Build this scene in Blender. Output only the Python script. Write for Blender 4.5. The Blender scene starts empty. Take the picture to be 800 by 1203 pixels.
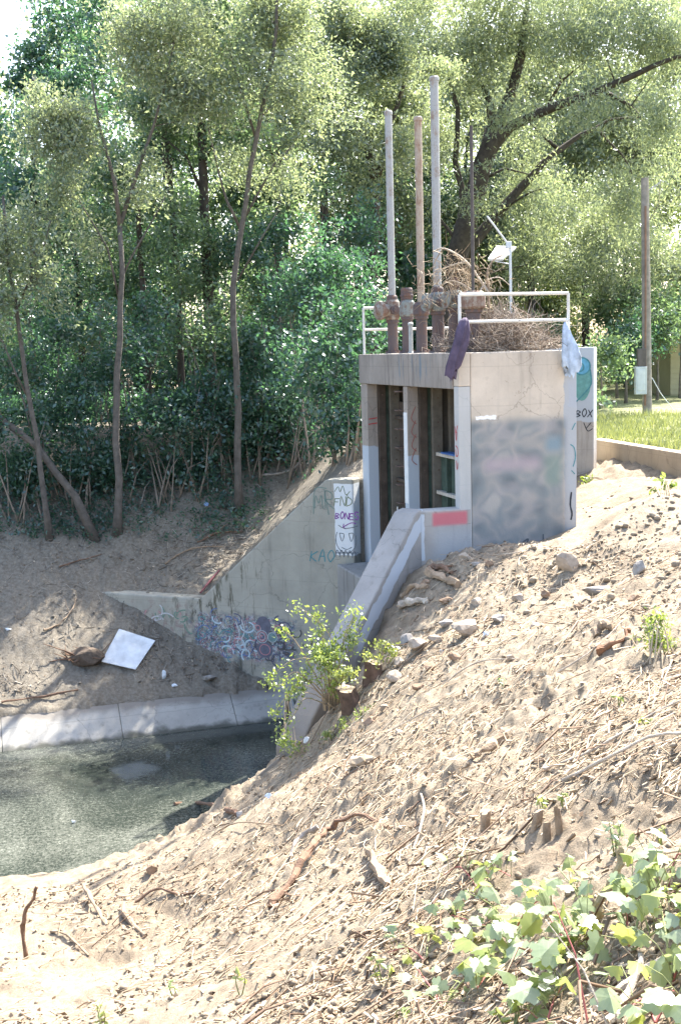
import bpy, bmesh, math, random
import numpy as np
from mathutils import Vector, Matrix, noise as mnoise

# ------------------------------------------------------------------ camera, sky, sun, exposure
SC = bpy.context.scene
COL = SC.collection
EYE = np.array([0.0, 0.0, 7.3])          # metres above the water, which lies at z = 0
FPX, CX, CY = 1400.0, 400.0, 601.5       # the photograph is 800 x 1203
PITCH, ROLL = math.radians(7.7), math.radians(1.55)
_f = np.array([0, math.cos(PITCH), -math.sin(PITCH)])
_u0 = np.array([0, math.sin(PITCH), math.cos(PITCH)])
_x0 = np.array([1.0, 0, 0])
_r = math.cos(ROLL)*_x0 - math.sin(ROLL)*_u0
_u = math.cos(ROLL)*_u0 + math.sin(ROLL)*_x0
cam = bpy.data.cameras.new('camera')
cam_ob = bpy.data.objects.new('camera', cam)
COL.objects.link(cam_ob)
cam.sensor_fit = 'VERTICAL'; cam.sensor_height = 24.0
cam.lens = FPX/1203.0*24.0
cam.clip_start = 0.1; cam.clip_end = 3000
M3 = Matrix(((_r[0], _u[0], -_f[0]), (_r[1], _u[1], -_f[1]), (_r[2], _u[2], -_f[2])))
cam_ob.matrix_world = Matrix.Translation(EYE.tolist()) @ M3.to_4x4()
SC.camera = cam_ob

SUN_AZ, SUN_EL = math.radians(33), math.radians(49)   # azimuth to the right of +Y
sdir = np.array([math.sin(SUN_AZ)*math.cos(SUN_EL), math.cos(SUN_AZ)*math.cos(SUN_EL), math.sin(SUN_EL)])
world = bpy.data.worlds.new('World'); SC.world = world; world.use_nodes = True
wn = world.node_tree.nodes; wl = world.node_tree.links
sky = wn.new('ShaderNodeTexSky'); sky.sky_type = 'NISHITA'; sky.sun_disc = False
sky.sun_elevation = SUN_EL; sky.sun_rotation = SUN_AZ
sky.air_density = 1.0; sky.dust_density = 3.0; sky.ozone_density = 1.0
bg = wn['Background']; bg.inputs['Strength'].default_value = 0.15
wl.new(sky.outputs['Color'], bg.inputs['Color'])
sun = bpy.data.lights.new('sun', 'SUN'); sun.energy = 4.8; sun.angle = math.radians(0.55)
sun.color = (1.0, 0.95, 0.87)
sun_ob = bpy.data.objects.new('sun', sun); COL.objects.link(sun_ob)
sun_ob.rotation_euler = Vector(sdir.tolist()).to_track_quat('Z', 'Y').to_euler()
sun_ob.location = (20, 40, 60)
SC.view_settings.view_transform = 'Standard'; SC.view_settings.look = 'None'
SC.view_settings.gamma = 1.0; SC.view_settings.use_curve_mapping = False
SC.view_settings.exposure = 2.2
SC.render.engine = 'CYCLES'
SC.cycles.max_bounces = 8; SC.cycles.diffuse_bounces = 4; SC.cycles.glossy_bounces = 2
SC.cycles.transmission_bounces = 4; SC.cycles.transparent_max_bounces = 8
SC.cycles.use_denoising = True
SC.cycles.caustics_reflective = False; SC.cycles.caustics_refractive = False

# ------------------------------------------------------------------ reading the photograph: pixel + distance -> place
def ray(px, py):
    return _f*FPX + _r*(px-CX) - _u*(py-CY)
def P(px, py, d):
    v = ray(px, py); return EYE + v*(d/v[1])
def PZ(px, py, z):
    v = ray(px, py); return EYE + v*((z-EYE[2])/v[2])
def V(a): return Vector([float(c) for c in a])
rnd = random.Random(7)
rng = np.random.default_rng(11)

# ------------------------------------------------------------------ value noise for geometry
_perm = np.random.default_rng(3).permutation(4096)
_vals = np.random.default_rng(4).random(4096)*2-1
def vnoise(x, y):
    xi = np.floor(x).astype(np.int64); yi = np.floor(y).astype(np.int64)
    fx = x-xi; fy = y-yi; fx = fx*fx*(3-2*fx); fy = fy*fy*(3-2*fy)
    def h(a, b): return _vals[_perm[(a + _perm[b & 4095]) & 4095]]
    return (h(xi, yi)*(1-fx)+h(xi+1, yi)*fx)*(1-fy) + (h(xi, yi+1)*(1-fx)+h(xi+1, yi+1)*fx)*fy
def fbm(x, y, o=4):
    s = 0; a = 1.0; f = 1.0
    for k in range(o):
        s = s + a*vnoise(x*f+17.3*k, y*f-9.1*k); a *= 0.5; f *= 2.03
    return s

# ------------------------------------------------------------------ mesh builder
class MB:
    def __init__(s): s.v = []; s.f = []
    def add(s, vs, fs):
        n = len(s.v); s.v += [tuple(float(c) for c in v) for v in vs]; s.f += [tuple(i+n for i in f) for f in fs]
    def hexa(s, b, t):
        """box from four bottom corners (counter-clockwise from above) and four top corners"""
        s.add(list(b)+list(t), [(3,2,1,0),(4,5,6,7),(0,1,5,4),(1,2,6,5),(2,3,7,6),(3,0,4,7)])
    def box(s, x0, x1, y0, y1, z0, z1):
        s.hexa([(x0,y0,z0),(x1,y0,z0),(x1,y1,z0),(x0,y1,z0)], [(x0,y0,z1),(x1,y0,z1),(x1,y1,z1),(x0,y1,z1)])
    def tube(s, pts, rad, n=8, cap=True):
        pts = [Vector(p) for p in pts]
        if not hasattr(rad, '__len__'): rad = [rad]*len(pts)
        rings = []; a = None; base = len(s.v)
        for i, p in enumerate(pts):
            d = (pts[min(i+1, len(pts)-1)]-pts[max(i-1, 0)])
            if d.length < 1e-9: d = Vector((0,0,1))
            d.normalize()
            if a is None:
                a = d.orthogonal().normalized()
            else:
                a = a - d*a.dot(d)
                a = a.normalized() if a.length > 1e-6 else d.orthogonal().normalized()
            b = d.cross(a)
            for k in range(n):
                t = 2*math.pi*k/n
                s.v.append(tuple(p+(a*math.cos(t)+b*math.sin(t))*rad[i]))
        for i in range(len(pts)-1):
            for k in range(n):
                k2 = (k+1) % n
                s.f.append((base+i*n+k, base+i*n+k2, base+(i+1)*n+k2, base+(i+1)*n+k))
        if cap:
            s.f.append(tuple(base+k for k in reversed(range(n))))
            e = base+(len(pts)-1)*n
            s.f.append(tuple(e+k for k in range(n)))
    def lathe(s, c, prof, n=14, axis=(0,0,1)):
        """profile of (radius, distance along axis) from point c"""
        ax = Vector(axis).normalized(); c = Vector(c)
        s.tube([c+ax*h for r, h in prof], [max(r, 1e-4) for r, h in prof], n)
    def build(s, name, mat, parent=None, smooth=False, bevel=0):
        me = bpy.data.meshes.new(name); me.from_pydata(s.v, [], s.f); me.validate(); me.update()
        o = bpy.data.objects.new(name, me); COL.objects.link(o)
        if mat: me.materials.append(mat)
        if parent is not None:
            o.parent = parent
            o.matrix_parent_inverse = parent.matrix_basis.inverted()
        if smooth:
            me.polygons.foreach_set('use_smooth', [True]*len(me.polygons))
        if bevel:
            m = o.modifiers.new('bevel', 'BEVEL'); m.width = bevel; m.segments = 2; m.limit_method = 'ANGLE'
        return o
def np_mesh(name, verts, faces, mat, parent=None, smooth=False):
    """verts Nx3, faces Mxk arrays, all faces with k corners"""
    me = bpy.data.meshes.new(name); k = faces.shape[1]
    me.vertices.add(len(verts)); me.vertices.foreach_set('co', np.ascontiguousarray(verts, dtype=np.float32).ravel())
    me.loops.add(faces.size); me.loops.foreach_set('vertex_index', np.ascontiguousarray(faces, dtype=np.int32).ravel())
    me.polygons.add(len(faces)); me.polygons.foreach_set('loop_start', np.arange(0, faces.size, k, dtype=np.int32))
    me.polygons.foreach_set('loop_total', np.full(len(faces), k, dtype=np.int32))
    if smooth: me.polygons.foreach_set('use_smooth', np.ones(len(faces), dtype=bool))
    me.update(calc_edges=True); me.validate()
    if mat: me.materials.append(mat)
    o = bpy.data.objects.new(name, me); COL.objects.link(o)
    if parent is not None:
        o.parent = parent; o.matrix_parent_inverse = parent.matrix_basis.inverted()
    return o
def tag(o, label=None, cat=None, group=None, kind=None):
    if label: o['label'] = label
    if cat: o['category'] = cat
    if group: o['group'] = group
    if kind: o['kind'] = kind
    return o
def thing(name, label, cat, loc=(0,0,0), group=None):
    o = bpy.data.objects.new(name, None); COL.objects.link(o); o.empty_display_size = 0.2
    o.location = V(loc)
    return tag(o, label, cat, group)

# ------------------------------------------------------------------ materials
def mat_new(name, rough=0.85):
    m = bpy.data.materials.new(name); m.use_nodes = True
    b = m.node_tree.nodes['Principled BSDF']; b.inputs['Roughness'].default_value = rough
    if 'Specular IOR Level' in b.inputs: b.inputs['Specular IOR Level'].default_value = 0.3
    return m, m.node_tree.nodes, m.node_tree.links, b
def coords(n, l, kind='Object', scale=(1,1,1)):
    t = n.new('ShaderNodeTexCoord'); mp = n.new('ShaderNodeMapping'); mp.inputs['Scale'].default_value = scale
    l.new(t.outputs[kind], mp.inputs['Vector']); return mp.outputs['Vector']
def noise(n, l, vec, scale, detail=6, rough=0.6, dist=0):
    t = n.new('ShaderNodeTexNoise'); t.inputs['Scale'].default_value = scale
    t.inputs['Detail'].default_value = detail; t.inputs['Roughness'].default_value = rough
    t.inputs['Distortion'].default_value = dist
    l.new(vec, t.inputs['Vector']); return t.outputs['Fac']
def ramp(n, l, fac, stops):
    r = n.new('ShaderNodeValToRGB'); e = r.color_ramp.elements
    while len(e) < len(stops): e.new(0.5)
    for k, (p, c) in enumerate(stops):
        e[k].position = p; e[k].color = (c[0], c[1], c[2], 1) if hasattr(c, '__len__') else (c, c, c, 1)
    l.new(fac, r.inputs['Fac']); return r.outputs['Color']
def mixc(n, l, fac, a, b, mode='MIX'):
    m = n.new('ShaderNodeMix'); m.data_type = 'RGBA'; m.blend_type = mode
    for s, v in ((m.inputs['Factor'], fac), (m.inputs['A'], a), (m.inputs['B'], b)):
        pass
    ins = [i for i in m.inputs if i.type == 'RGBA']; fi = [i for i in m.inputs if i.name == 'Factor' and i.type == 'VALUE'][0]
    for s, v in ((fi, fac), (ins[0], a), (ins[1], b)):
        if isinstance(v, (int, float)): s.default_value = v
        elif isinstance(v, (tuple, list)): s.default_value = (v[0], v[1], v[2], 1)
        else: l.new(v, s)
    return [o for o in m.outputs if o.type == 'RGBA'][0]
def bump(n, l, b, h, strength=0.4, dist=0.02):
    bp = n.new('ShaderNodeBump'); bp.inputs['Strength'].default_value = strength; bp.inputs['Distance'].default_value = dist
    l.new(h, bp.inputs['Height']); l.new(bp.outputs['Normal'], b.inputs['Normal'])
def math_n(n, l, op, a, b=None, clamp=False):
    m = n.new('ShaderNodeMath'); m.operation = op; m.use_clamp = clamp
    for s, v in ((m.inputs[0], a), (m.inputs[1], b)):
        if v is None: continue
        if isinstance(v, (int, float)): s.default_value = v
        else: l.new(v, s)
    return m.outputs[0]
def smooth(n, l, v, lo, hi):
    m = n.new('ShaderNodeMapRange'); m.interpolation_type = 'SMOOTHSTEP'
    m.inputs['From Min'].default_value = lo; m.inputs['From Max'].default_value = hi
    l.new(v, m.inputs['Value']); return m.outputs['Result']

def simple(name, col, var=0.25, rough=0.85, scale=6, metal=0, bumpy=0.2):
    m, n, l, b = mat_new(name, rough)
    v = coords(n, l)
    f = noise(n, l, v, scale, 6)
    lo = [c*(1-var) for c in col]; hi = [min(1, c*(1+var)) for c in col]
    l.new(ramp(n, l, f, [(0.3, lo), (0.7, hi)]), b.inputs['Base Color'])
    b.inputs['Metallic'].default_value = metal
    if bumpy: bump(n, l, b, noise(n, l, v, scale*6, 4), bumpy, 0.01)
    return m
def wob(n, l):
    v = coords(n, l); t = n.new('ShaderNodeTexNoise'); t.inputs['Scale'].default_value = 2.5; t.inputs['Detail'].default_value = 5; l.new(v, t.inputs['Vector'])
    a = n.new('ShaderNodeVectorMath'); a.operation = 'MULTIPLY_ADD'; l.new(t.outputs['Color'], a.inputs[0]); a.inputs[1].default_value = (0.5,0.5,0.5); l.new(v, a.inputs[2]); return a.outputs[0]
def concrete(name, base, stain=(0.10,0.09,0.075), stain_amt=0.5, patches=None, uv=None):
    """poured concrete: large tone changes, vertical run-off streaks, pits"""
    m, n, l, b = mat_new(name, 0.9)
    v = coords(n, l)
    big = noise(n, l, v, 1.3, 5, 0.6)
    c = ramp(n, l, big, [(0.3, [x*0.80 for x in base]), (0.7, [min(1,x*1.12) for x in base])])
    st = noise(n, l, coords(n, l, scale=(5, 5, 0.45)), 1.1, 6, 0.65)
    sm = math_n(n, l, 'MULTIPLY', smooth(n, l, st, 0.52, 0.75), stain_amt)
    c = mixc(n, l, sm, c, stain)
    sp = noise(n, l, v, 26, 4, 0.7)
    c = mixc(n, l, math_n(n, l, 'MULTIPLY', smooth(n, l, sp, 0.60, 0.72), 0.35), c, [x*0.5 for x in base])
    sp2 = noise(n, l, v, 7, 6, 0.7)
    c = mixc(n, l, math_n(n, l, 'MULTIPLY', smooth(n, l, sp2, 0.58, 0.66), 0.25), c, [x*0.62 for x in base])
    sep = n.new('ShaderNodeSeparateXYZ'); l.new(coords(n, l), sep.inputs[0])
    fl = math_n(n, l, 'ABSOLUTE', math_n(n, l, 'SUBTRACT', math_n(n, l, 'FRACT', math_n(n, l, 'MULTIPLY', math_n(n, l, 'ADD', sep.outputs['Z'], math_n(n, l, 'MULTIPLY', noise(n, l, coords(n, l), 2.0, 2), 0.03)), 1.64)), 0.5))
    c = mixc(n, l, math_n(n, l, 'MULTIPLY', math_n(n, l, 'SUBTRACT', 1.0, smooth(n, l, fl, 0.0, 0.016)), 0.35), c, [x*0.55 for x in base])
    ck = n.new('ShaderNodeTexVoronoi'); ck.feature = 'DISTANCE_TO_EDGE'; ck.inputs['Scale'].default_value = 0.9; l.new(wob(n, l), ck.inputs['Vector'])
    c = mixc(n, l, math_n(n, l, 'MULTIPLY', math_n(n, l, 'SUBTRACT', 1.0, smooth(n, l, ck.outputs['Distance'], 0.0, 0.008)), 0.45), c, [x*0.3 for x in base])
    if patches: c = patches(n, l, c)
    l.new(c, b.inputs['Base Color'])
    h = math_n(n, l, 'ADD', noise(n, l, v, 30, 5, 0.7), math_n(n, l, 'MULTIPLY', noise(n, l, v, 4, 3), 1.5))
    bump(n, l, b, h, 0.35, 0.012)
    return m
# ------------------------------------------------------------------ the lie of the land
K = np.array([1.87, 18.5]); ANG = math.atan2(0.2765, 0.961)      # near front corner of the gate structure
WX = np.array([math.cos(ANG), math.sin(ANG)]); GY = np.array([-math.sin(ANG), math.cos(ANG)])
def to_local(x, y):
    dx = x-K[0]; dy = y-K[1]
    return dx*WX[0]+dy*WX[1], dx*GY[0]+dy*GY[1]
def to_world(X, Y, z=0.0):
    return np.array([K[0]+X*WX[0]+Y*GY[0], K[1]+X*WX[1]+Y*GY[1], z])
FW0 = np.array([-0.55, 5.1]); FWD = np.array([-0.7685, 0.640])    # far wing wall: start and direction (structure's own axes)
NW0 = np.array([-0.66, 0.0]); NWD = np.array([-0.768, -0.640])    # near wing wall
PLATEAU = 5.25
NEAR = [(490,668,18.25),(540,660,18.4),(610,643,18.7),(672,621,19.0),(690,556,24.3),(700,550,24.6),(800,562,21.5),(720,600,19.5),
 (765,592,17.8),(800,650,14),(800,750,10.5),(800,900,7.2),(800,1050,5.2),(800,1203,3.9),(700,690,15.0),(600,700,15.6),(600,800,12),(600,950,8.3),
 (600,1100,6.1),(600,1203,5.0),(455,752,16.6),(398,834,15.4),(366,882,15.1),(400,900,13),(400,1000,10.2),(400,1100,7.8),(400,1203,6.0),
 (260,948,15.8),(175,1018,16.3),(0,1032,16.1),(200,1100,11.3),(200,1203,7.9),(0,1100,12.2),(0,1203,8.6)]
_np = [P(*a) for a in NEAR]
_np += [np.array(a) for a in [(0,0,5.65),(3,0,5.9),(-3,1,4.3),(8,4,5.7),(8,12,5.4),(9,18,5.3),(-7,4,2.6),(-8,10,1.2),(-10,14.4,0.0),
        (-4,3,3.6),(6.3,21.4,4.9),(4.6,22,4.55),(14,10,5.6),(14,20,5.4)]]
for X, Y, z in [(-4,0.4,-0.5),(-7,0.6,-0.7),(-11,0.6,-0.7),(-3.2,-0.2,0.6)]:
    _np.append(to_world(X, Y, z))
_np = np.array(_np); _n = len(_np)
def _phi(r2): return np.where(r2 > 1e-12, 0.5*r2*np.log(np.maximum(r2, 1e-12)), 0)
_A = np.zeros((_n+3, _n+3))
_A[:_n,:_n] = _phi(((_np[:,None,:2]-_np[None,:,:2])**2).sum(-1)) + np.eye(_n)*0.15
_A[:_n,_n] = 1; _A[:_n,_n+1:] = _np[:,:2]; _A[_n,:_n] = 1; _A[_n+1:,:_n] = _np[:,:2].T
_w = np.linalg.solve(_A, np.concatenate([_np[:,2], np.zeros(3)]))
def near_exact(x, y):
    s = np.full(x.shape, _w[_n]) + _w[_n+1]*x + _w[_n+2]*y
    for k in range(_n):
        s = s + _w[k]*_phi((x-_np[k,0])**2+(y-_np[k,1])**2)
    return s
_gx = np.arange(-16, 18.01, 0.1); _gy = np.arange(-2, 40.01, 0.1)
_GX, _GY = np.meshgrid(_gx, _gy, indexing='ij'); _GH = near_exact(_GX, _GY)
def near_h(x, y):
    u = np.clip((x+16)/0.1, 0, len(_gx)-1.001); v = np.clip((y+2)/0.1, 0, len(_gy)-1.001)
    i = u.astype(int); j = v.astype(int); fu = u-i; fv = v-j
    return (_GH[i,j]*(1-fu)+_GH[i+1,j]*fu)*(1-fv)+(_GH[i,j+1]*(1-fu)+_GH[i+1,j+1]*fu)*fv
def smin(a, b, k):
    h = np.clip(0.5+0.5*(b-a)/k, 0, 1); return b*(1-h)+a*h-k*h*(1-h)
RWA = P(699, 517, 25.5)[:2]; RWB = P(802, 533, 21.7)[:2]          # low retaining wall, line of its front face
_rwd = (RWB-RWA)/np.linalg.norm(RWB-RWA); _rwn = np.array([-_rwd[1], _rwd[0]])
def ground_smooth(x, y):
    x = np.asarray(x, float); y = np.asarray(y, float)
    X, Y = to_local(x, y)
    # far bank
    front = 0.66*(Y-5.4)
    tx = X-FW0[0]; ty = Y-FW0[1]
    t = tx*FWD[0]+ty*FWD[1]; dist = tx*(-FWD[1])*-1 + ty*(-FWD[0])   # distance behind the wall line
    top = np.interp(t, [-1, 0.25, 3.18, 5.6, 9], [4.72, 4.72, 2.12, 2.12, 2.12])
    front = front - 0.30*((Y > 4.9) & (Y < 6.02) & (X < -0.5))
    behind = top + 0.42*np.maximum(dist-0.3, 0)
    isb = (dist > 0.12) & (t < 5.55) & ((t > 0) | (Y > 5.1))
    far = np.where(isb, np.maximum(front, behind), front)
    far = smin(far, PLATEAU+0.25-0.27*np.clip(X/2.0, 0, 1), 0.5)
    # near bank
    near = near_h(x, y)
    ext = np.hypot(x-2, y-12)
    wout = np.clip((ext-14)/8, 0, 1)
    near = near*(1-wout) + np.where(X < -8, np.clip(-0.55*Y-0.2, -1, PLATEAU), PLATEAU)*wout
    # lawn above the little retaining wall
    rs = (x-RWA[0])*_rwn[0]+(y-RWA[1])*_rwn[1]
    rt = (x-RWA[0])*_rwd[0]+(y-RWA[1])*_rwd[1]
    lawn = (rs > 0.12) & (rt > -12) & (rt < 9)
    near = np.where(lawn, PLATEAU-0.02, near)
    ra_ = np.array(P(650,692,15.4)[:2]); rb_ = np.array(P(815,588,18.4)[:2]); rl_ = rb_-ra_; tt = np.clip(((x-ra_[0])*rl_[0]+(y-ra_[1])*rl_[1])/(rl_@rl_), 0, 1)
    rdst = np.hypot(x-ra_[0]-tt*rl_[0], y-ra_[1]-tt*rl_[1])
    near = near + (0.20+0.12*vnoise(x*2.3, y*2.3))*np.exp(-(rdst/0.40)**2)*np.sin(np.clip(tt,0.02,1)*math.pi*0.75)
    # which side
    nt = (X-NW0[0])*NWD[0]+(Y-NW0[1])*NWD[1]
    ndist = -(X-NW0[0])*NWD[1] + (Y-NW0[1])*NWD[0]            # > 0 on the land side
    inchan = (nt > -0.2) & (nt < 3.3) & (ndist < -0.22) | ((X < 0) & (Y > 0.12) & (X > -3.2))
    nearside = ((Y < 2.5) & ~((X > -0.7) & (X < 0) & (Y > 0.12)))
    g = np.where(nearside, np.where(inchan, -1.0, near), far)
    inside = (X > -0.6) & (X < 1.9) & (Y > 0.12) & (Y < 5.0)
    g = np.where(inside, -1.0, g)
    g = np.where((X > 1.9) & (Y > 0), near, g)
    return np.maximum(g, -1.0)
def soil_rough(x, y):
    """clods, ruts and pits of the dug-over soil, in metres"""
    r = np.hypot(x, y)
    a = 0.08*fbm(x*0.9, y*0.9, 3) - 0.05*(1-np.abs(vnoise(x*1.1+y*0.9+3, (y-x)*0.35)))**3
    b = 0.030*np.abs(fbm(x*3.1+5, y*3.1, 4))*(0.5+np.maximum(0, 1.2*vnoise(x*0.5+9, y*0.5)+0.5)) 
    c = 0.022*np.maximum(vnoise(x*9, y*9)-0.1, 0) + 0.016*np.maximum(vnoise(x*17+3, y*17), 0) + 0.012*np.maximum(vnoise(x*31, y*31+7), 0)
    amp = np.clip(0.75+0.9*vnoise(x*0.45+20, y*0.45), 0.25, 1.5)
    return a+(b*2.0+c*1.5)*amp
def G(x, y):
    x = np.asarray(x, float); y = np.asarray(y, float)
    g = ground_smooth(x, y)
    X, Y = to_local(x, y)
    rs = (x-RWA[0])*_rwn[0]+(y-RWA[1])*_rwn[1]
    calm = np.where((rs > 0.1), 0.35, 1.0)
    wet = np.clip((g+0.1)/0.4, 0, 1)
    wall = np.clip(np.minimum(np.hypot(np.maximum(np.maximum(-0.7-X, X-2.1), 0), np.maximum(np.maximum(-Y, Y-5.1), 0)), 1.0)/0.5, 0.15, 1)
    return g + soil_rough(x, y)*calm*wet*wall
def g1(x, y): return float(G(np.array([x]), np.array([y]))[0])
def gp(px, py, dmin=2.5, dmax=60):
    """the spot on the ground seen at a pixel of the photograph"""
    v = ray(px, py); v = v/v[1]
    d = np.arange(dmin, dmax, 0.02)
    x = EYE[0]+v[0]*d; y = d; z = EYE[2]+v[2]*d
    below = z <= ground_smooth(x, y)+0.03
    i = int(np.argmax(below)) if below.any() else len(d)-1
    p = EYE+v*d[i]; p[2] = g1(p[0], p[1]); return p

def make_ground():
    a = np.radians(np.concatenate([np.linspace(-180,-26,60)[:-1], np.linspace(-26,-19,40)[:-1], np.linspace(-19,19,390)[:-1], np.linspace(19,26,40)[:-1], np.linspace(26,180,60)]))
    r = np.concatenate([np.linspace(0.3,3.2,14)[:-1], np.exp(np.linspace(math.log(3.2), math.log(36), 470))[:-1], np.exp(np.linspace(math.log(36), math.log(900), 40))])
    A, R = np.meshgrid(a, r)
    x = np.sin(A)*R; y = np.cos(A)*R
    z = G(x, y)
    v = np.stack([x, y, z], -1).reshape(-1, 3)
    nr, na = A.shape
    i = np.arange(nr-1)[:,None]*na + np.arange(na-1)[None,:]
    f = np.stack([i, i+1, i+na+1, i+na], -1).reshape(-1, 4)[:, ::-1]
    o = np_mesh('ground', v, f, M_soil, smooth=True)
    X, Y = to_local(v[:,0], v[:,1])
    rs = (v[:,0]-RWA[0])*_rwn[0]+(v[:,1]-RWA[1])*_rwn[1]
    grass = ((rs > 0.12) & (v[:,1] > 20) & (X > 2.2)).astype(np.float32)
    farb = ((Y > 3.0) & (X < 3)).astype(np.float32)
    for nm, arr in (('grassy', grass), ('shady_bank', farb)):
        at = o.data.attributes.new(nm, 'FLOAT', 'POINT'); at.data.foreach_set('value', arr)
    tag(o, kind='structure'); return o
def soil_mat():
    m, n, l, b = mat_new('soil', 0.95)
    v = coords(n, l)
    f1 = noise(n, l, v, 0.8, 6, 0.6); f2 = noise(n, l, v, 9, 8, 0.7); f3 = noise(n, l, v, 60, 4, 0.7)
    c = ramp(n, l, f2, [(0.25, (0.115,0.086,0.058)), (0.5, (0.245,0.198,0.140)), (0.72, (0.35,0.292,0.215))])
    c = mixc(n, l, math_n(n, l, 'MULTIPLY', smooth(n, l, f1, 0.45, 0.7), 0.45), c, (0.31,0.252,0.178))
    c = mixc(n, l, math_n(n, l, 'MULTIPLY', smooth(n, l, f3, 0.55, 0.68), 0.6), c, (0.44,0.37,0.28))
    c = mixc(n, l, math_n(n, l, 'MULTIPLY', smooth(n, l, noise(n, l, v, 38, 3), 0.60, 0.7), 0.3), c, (0.11,0.08,0.055))
    pt = noise(n, l, v, 0.55, 7, 0.68, 0.8)
    c = mixc(n, l, math_n(n, l, 'MULTIPLY', smooth(n, l, pt, 0.47, 0.64), 0.5), c, (0.16,0.12,0.08))
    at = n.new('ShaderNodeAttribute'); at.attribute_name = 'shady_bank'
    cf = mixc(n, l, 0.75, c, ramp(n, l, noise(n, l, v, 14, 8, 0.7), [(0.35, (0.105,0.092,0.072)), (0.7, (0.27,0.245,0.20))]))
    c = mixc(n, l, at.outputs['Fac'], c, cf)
    ag = n.new('ShaderNodeAttribute'); ag.attribute_name = 'grassy'
    gc = ramp(n, l, noise(n, l, v, 2.5, 6), [(0.3, (0.13,0.15,0.05)), (0.7, (0.30,0.30,0.15))])
    c = mixc(n, l, ag.outputs['Fac'], c, gc)
    l.new(c, b.inputs['Base Color'])
    h = math_n(n, l, 'ADD', noise(n, l, v, 22, 8, 0.75), math_n(n, l, 'MULTIPLY', noise(n, l, v, 90, 4, 0.7), 0.4))
    bump(n, l, b, h, 0.9, 0.03)
    return m
M_soil = soil_mat()
make_ground()

def water_mat():
    m, n, l, b = mat_new('water', 0.06)
    v = coords(n, l)
    film = noise(n, l, v, 0.35, 5, 0.6, 0.6)
    speck = noise(n, l, v, 16, 6, 0.8)
    fine = noise(n, l, v, 40, 4, 0.8)
    k = math_n(n, l, 'ADD', math_n(n, l, 'MULTIPLY', film, 0.30), math_n(n, l, 'ADD', math_n(n, l, 'MULTIPLY', speck, 0.45), math_n(n, l, 'MULTIPLY', fine, 0.35)))
    msk = math_n(n, l, 'MULTIPLY', smooth(n, l, k, 0.50, 0.70), 0.8)
    deep = ramp(n, l, film, [(0.3, (0.020,0.026,0.022)), (0.7, (0.036,0.043,0.034))])
    c = mixc(n, l, msk, deep, (0.215,0.22,0.185))
    l.new(c, b.inputs['Base Color'])
    rr = n.new('ShaderNodeMapRange'); l.new(msk, rr.inputs['Value']); rr.inputs['To Min'].default_value = 0.04; rr.inputs['To Max'].default_value = 0.42
    l.new(rr.outputs['Result'], b.inputs['Roughness'])
    b.inputs['Specular IOR Level'].default_value = 0.5; b.inputs['IOR'].default_value = 1.33
    h = math_n(n, l, 'ADD', noise(n, l, coords(n, l, scale=(1.4,2.6,1)), 2.2, 3), math_n(n, l, 'MULTIPLY', speck, 0.10))
    bump(n, l, b, h, 0.025, 0.04)
    return m
wm = MB()
c = [to_world(-0.4, -1.6)[:2], to_world(-0.4, 6.2)[:2], to_world(-60, 6.6)[:2], to_world(-60, -6)[:2], to_world(-12, -3)[:2]]
wm.add([(a[0], a[1], 0.0) for a in c], [(4, 3, 2, 1, 0)][::-1] if False else [(0, 1, 2, 3, 4)])
tag(wm.build('water', water_mat()), kind='structure')
# ------------------------------------------------------------------ concrete gate structure
def boxmask(n, l, v, a0, a1, b0, b1, e, ax='X'):
    """soft rectangle in the object's own X (or Y) and Z"""
    s = n.new('ShaderNodeSeparateXYZ'); l.new(v, s.inputs[0])
    A, Z = s.outputs[ax], s.outputs['Z']
    m = math_n(n, l, 'MULTIPLY', smooth(n, l, A, a0-e, a0+e), math_n(n, l, 'SUBTRACT', 1.0, smooth(n, l, A, a1-e, a1+e)))
    m2 = math_n(n, l, 'MULTIPLY', smooth(n, l, Z, b0-e, b0+e), math_n(n, l, 'SUBTRACT', 1.0, smooth(n, l, Z, b1-e, b1+e)))
    return math_n(n, l, 'MULTIPLY', m, m2)
def wobble(n, l, amt, scale=3.0):
    """object coordinates pushed about a little, for torn paint edges"""
    v = coords(n, l); t = n.new('ShaderNodeTexNoise'); t.inputs['Scale'].default_value = scale; t.inputs['Detail'].default_value = 6
    l.new(v, t.inputs['Vector'])
    vm = n.new('ShaderNodeVectorMath'); vm.operation = 'MULTIPLY_ADD'
    l.new(t.outputs['Color'], vm.inputs[0]); vm.inputs[1].default_value = (amt*2,)*3; 
    vs = n.new('ShaderNodeVectorMath'); vs.operation = 'SUBTRACT'; l.new(v, vs.inputs[0]); vs.inputs[1].default_value = (amt,)*3
    l.new(vs.outputs[0], vm.inputs[2]); return vm.outputs[0]
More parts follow.
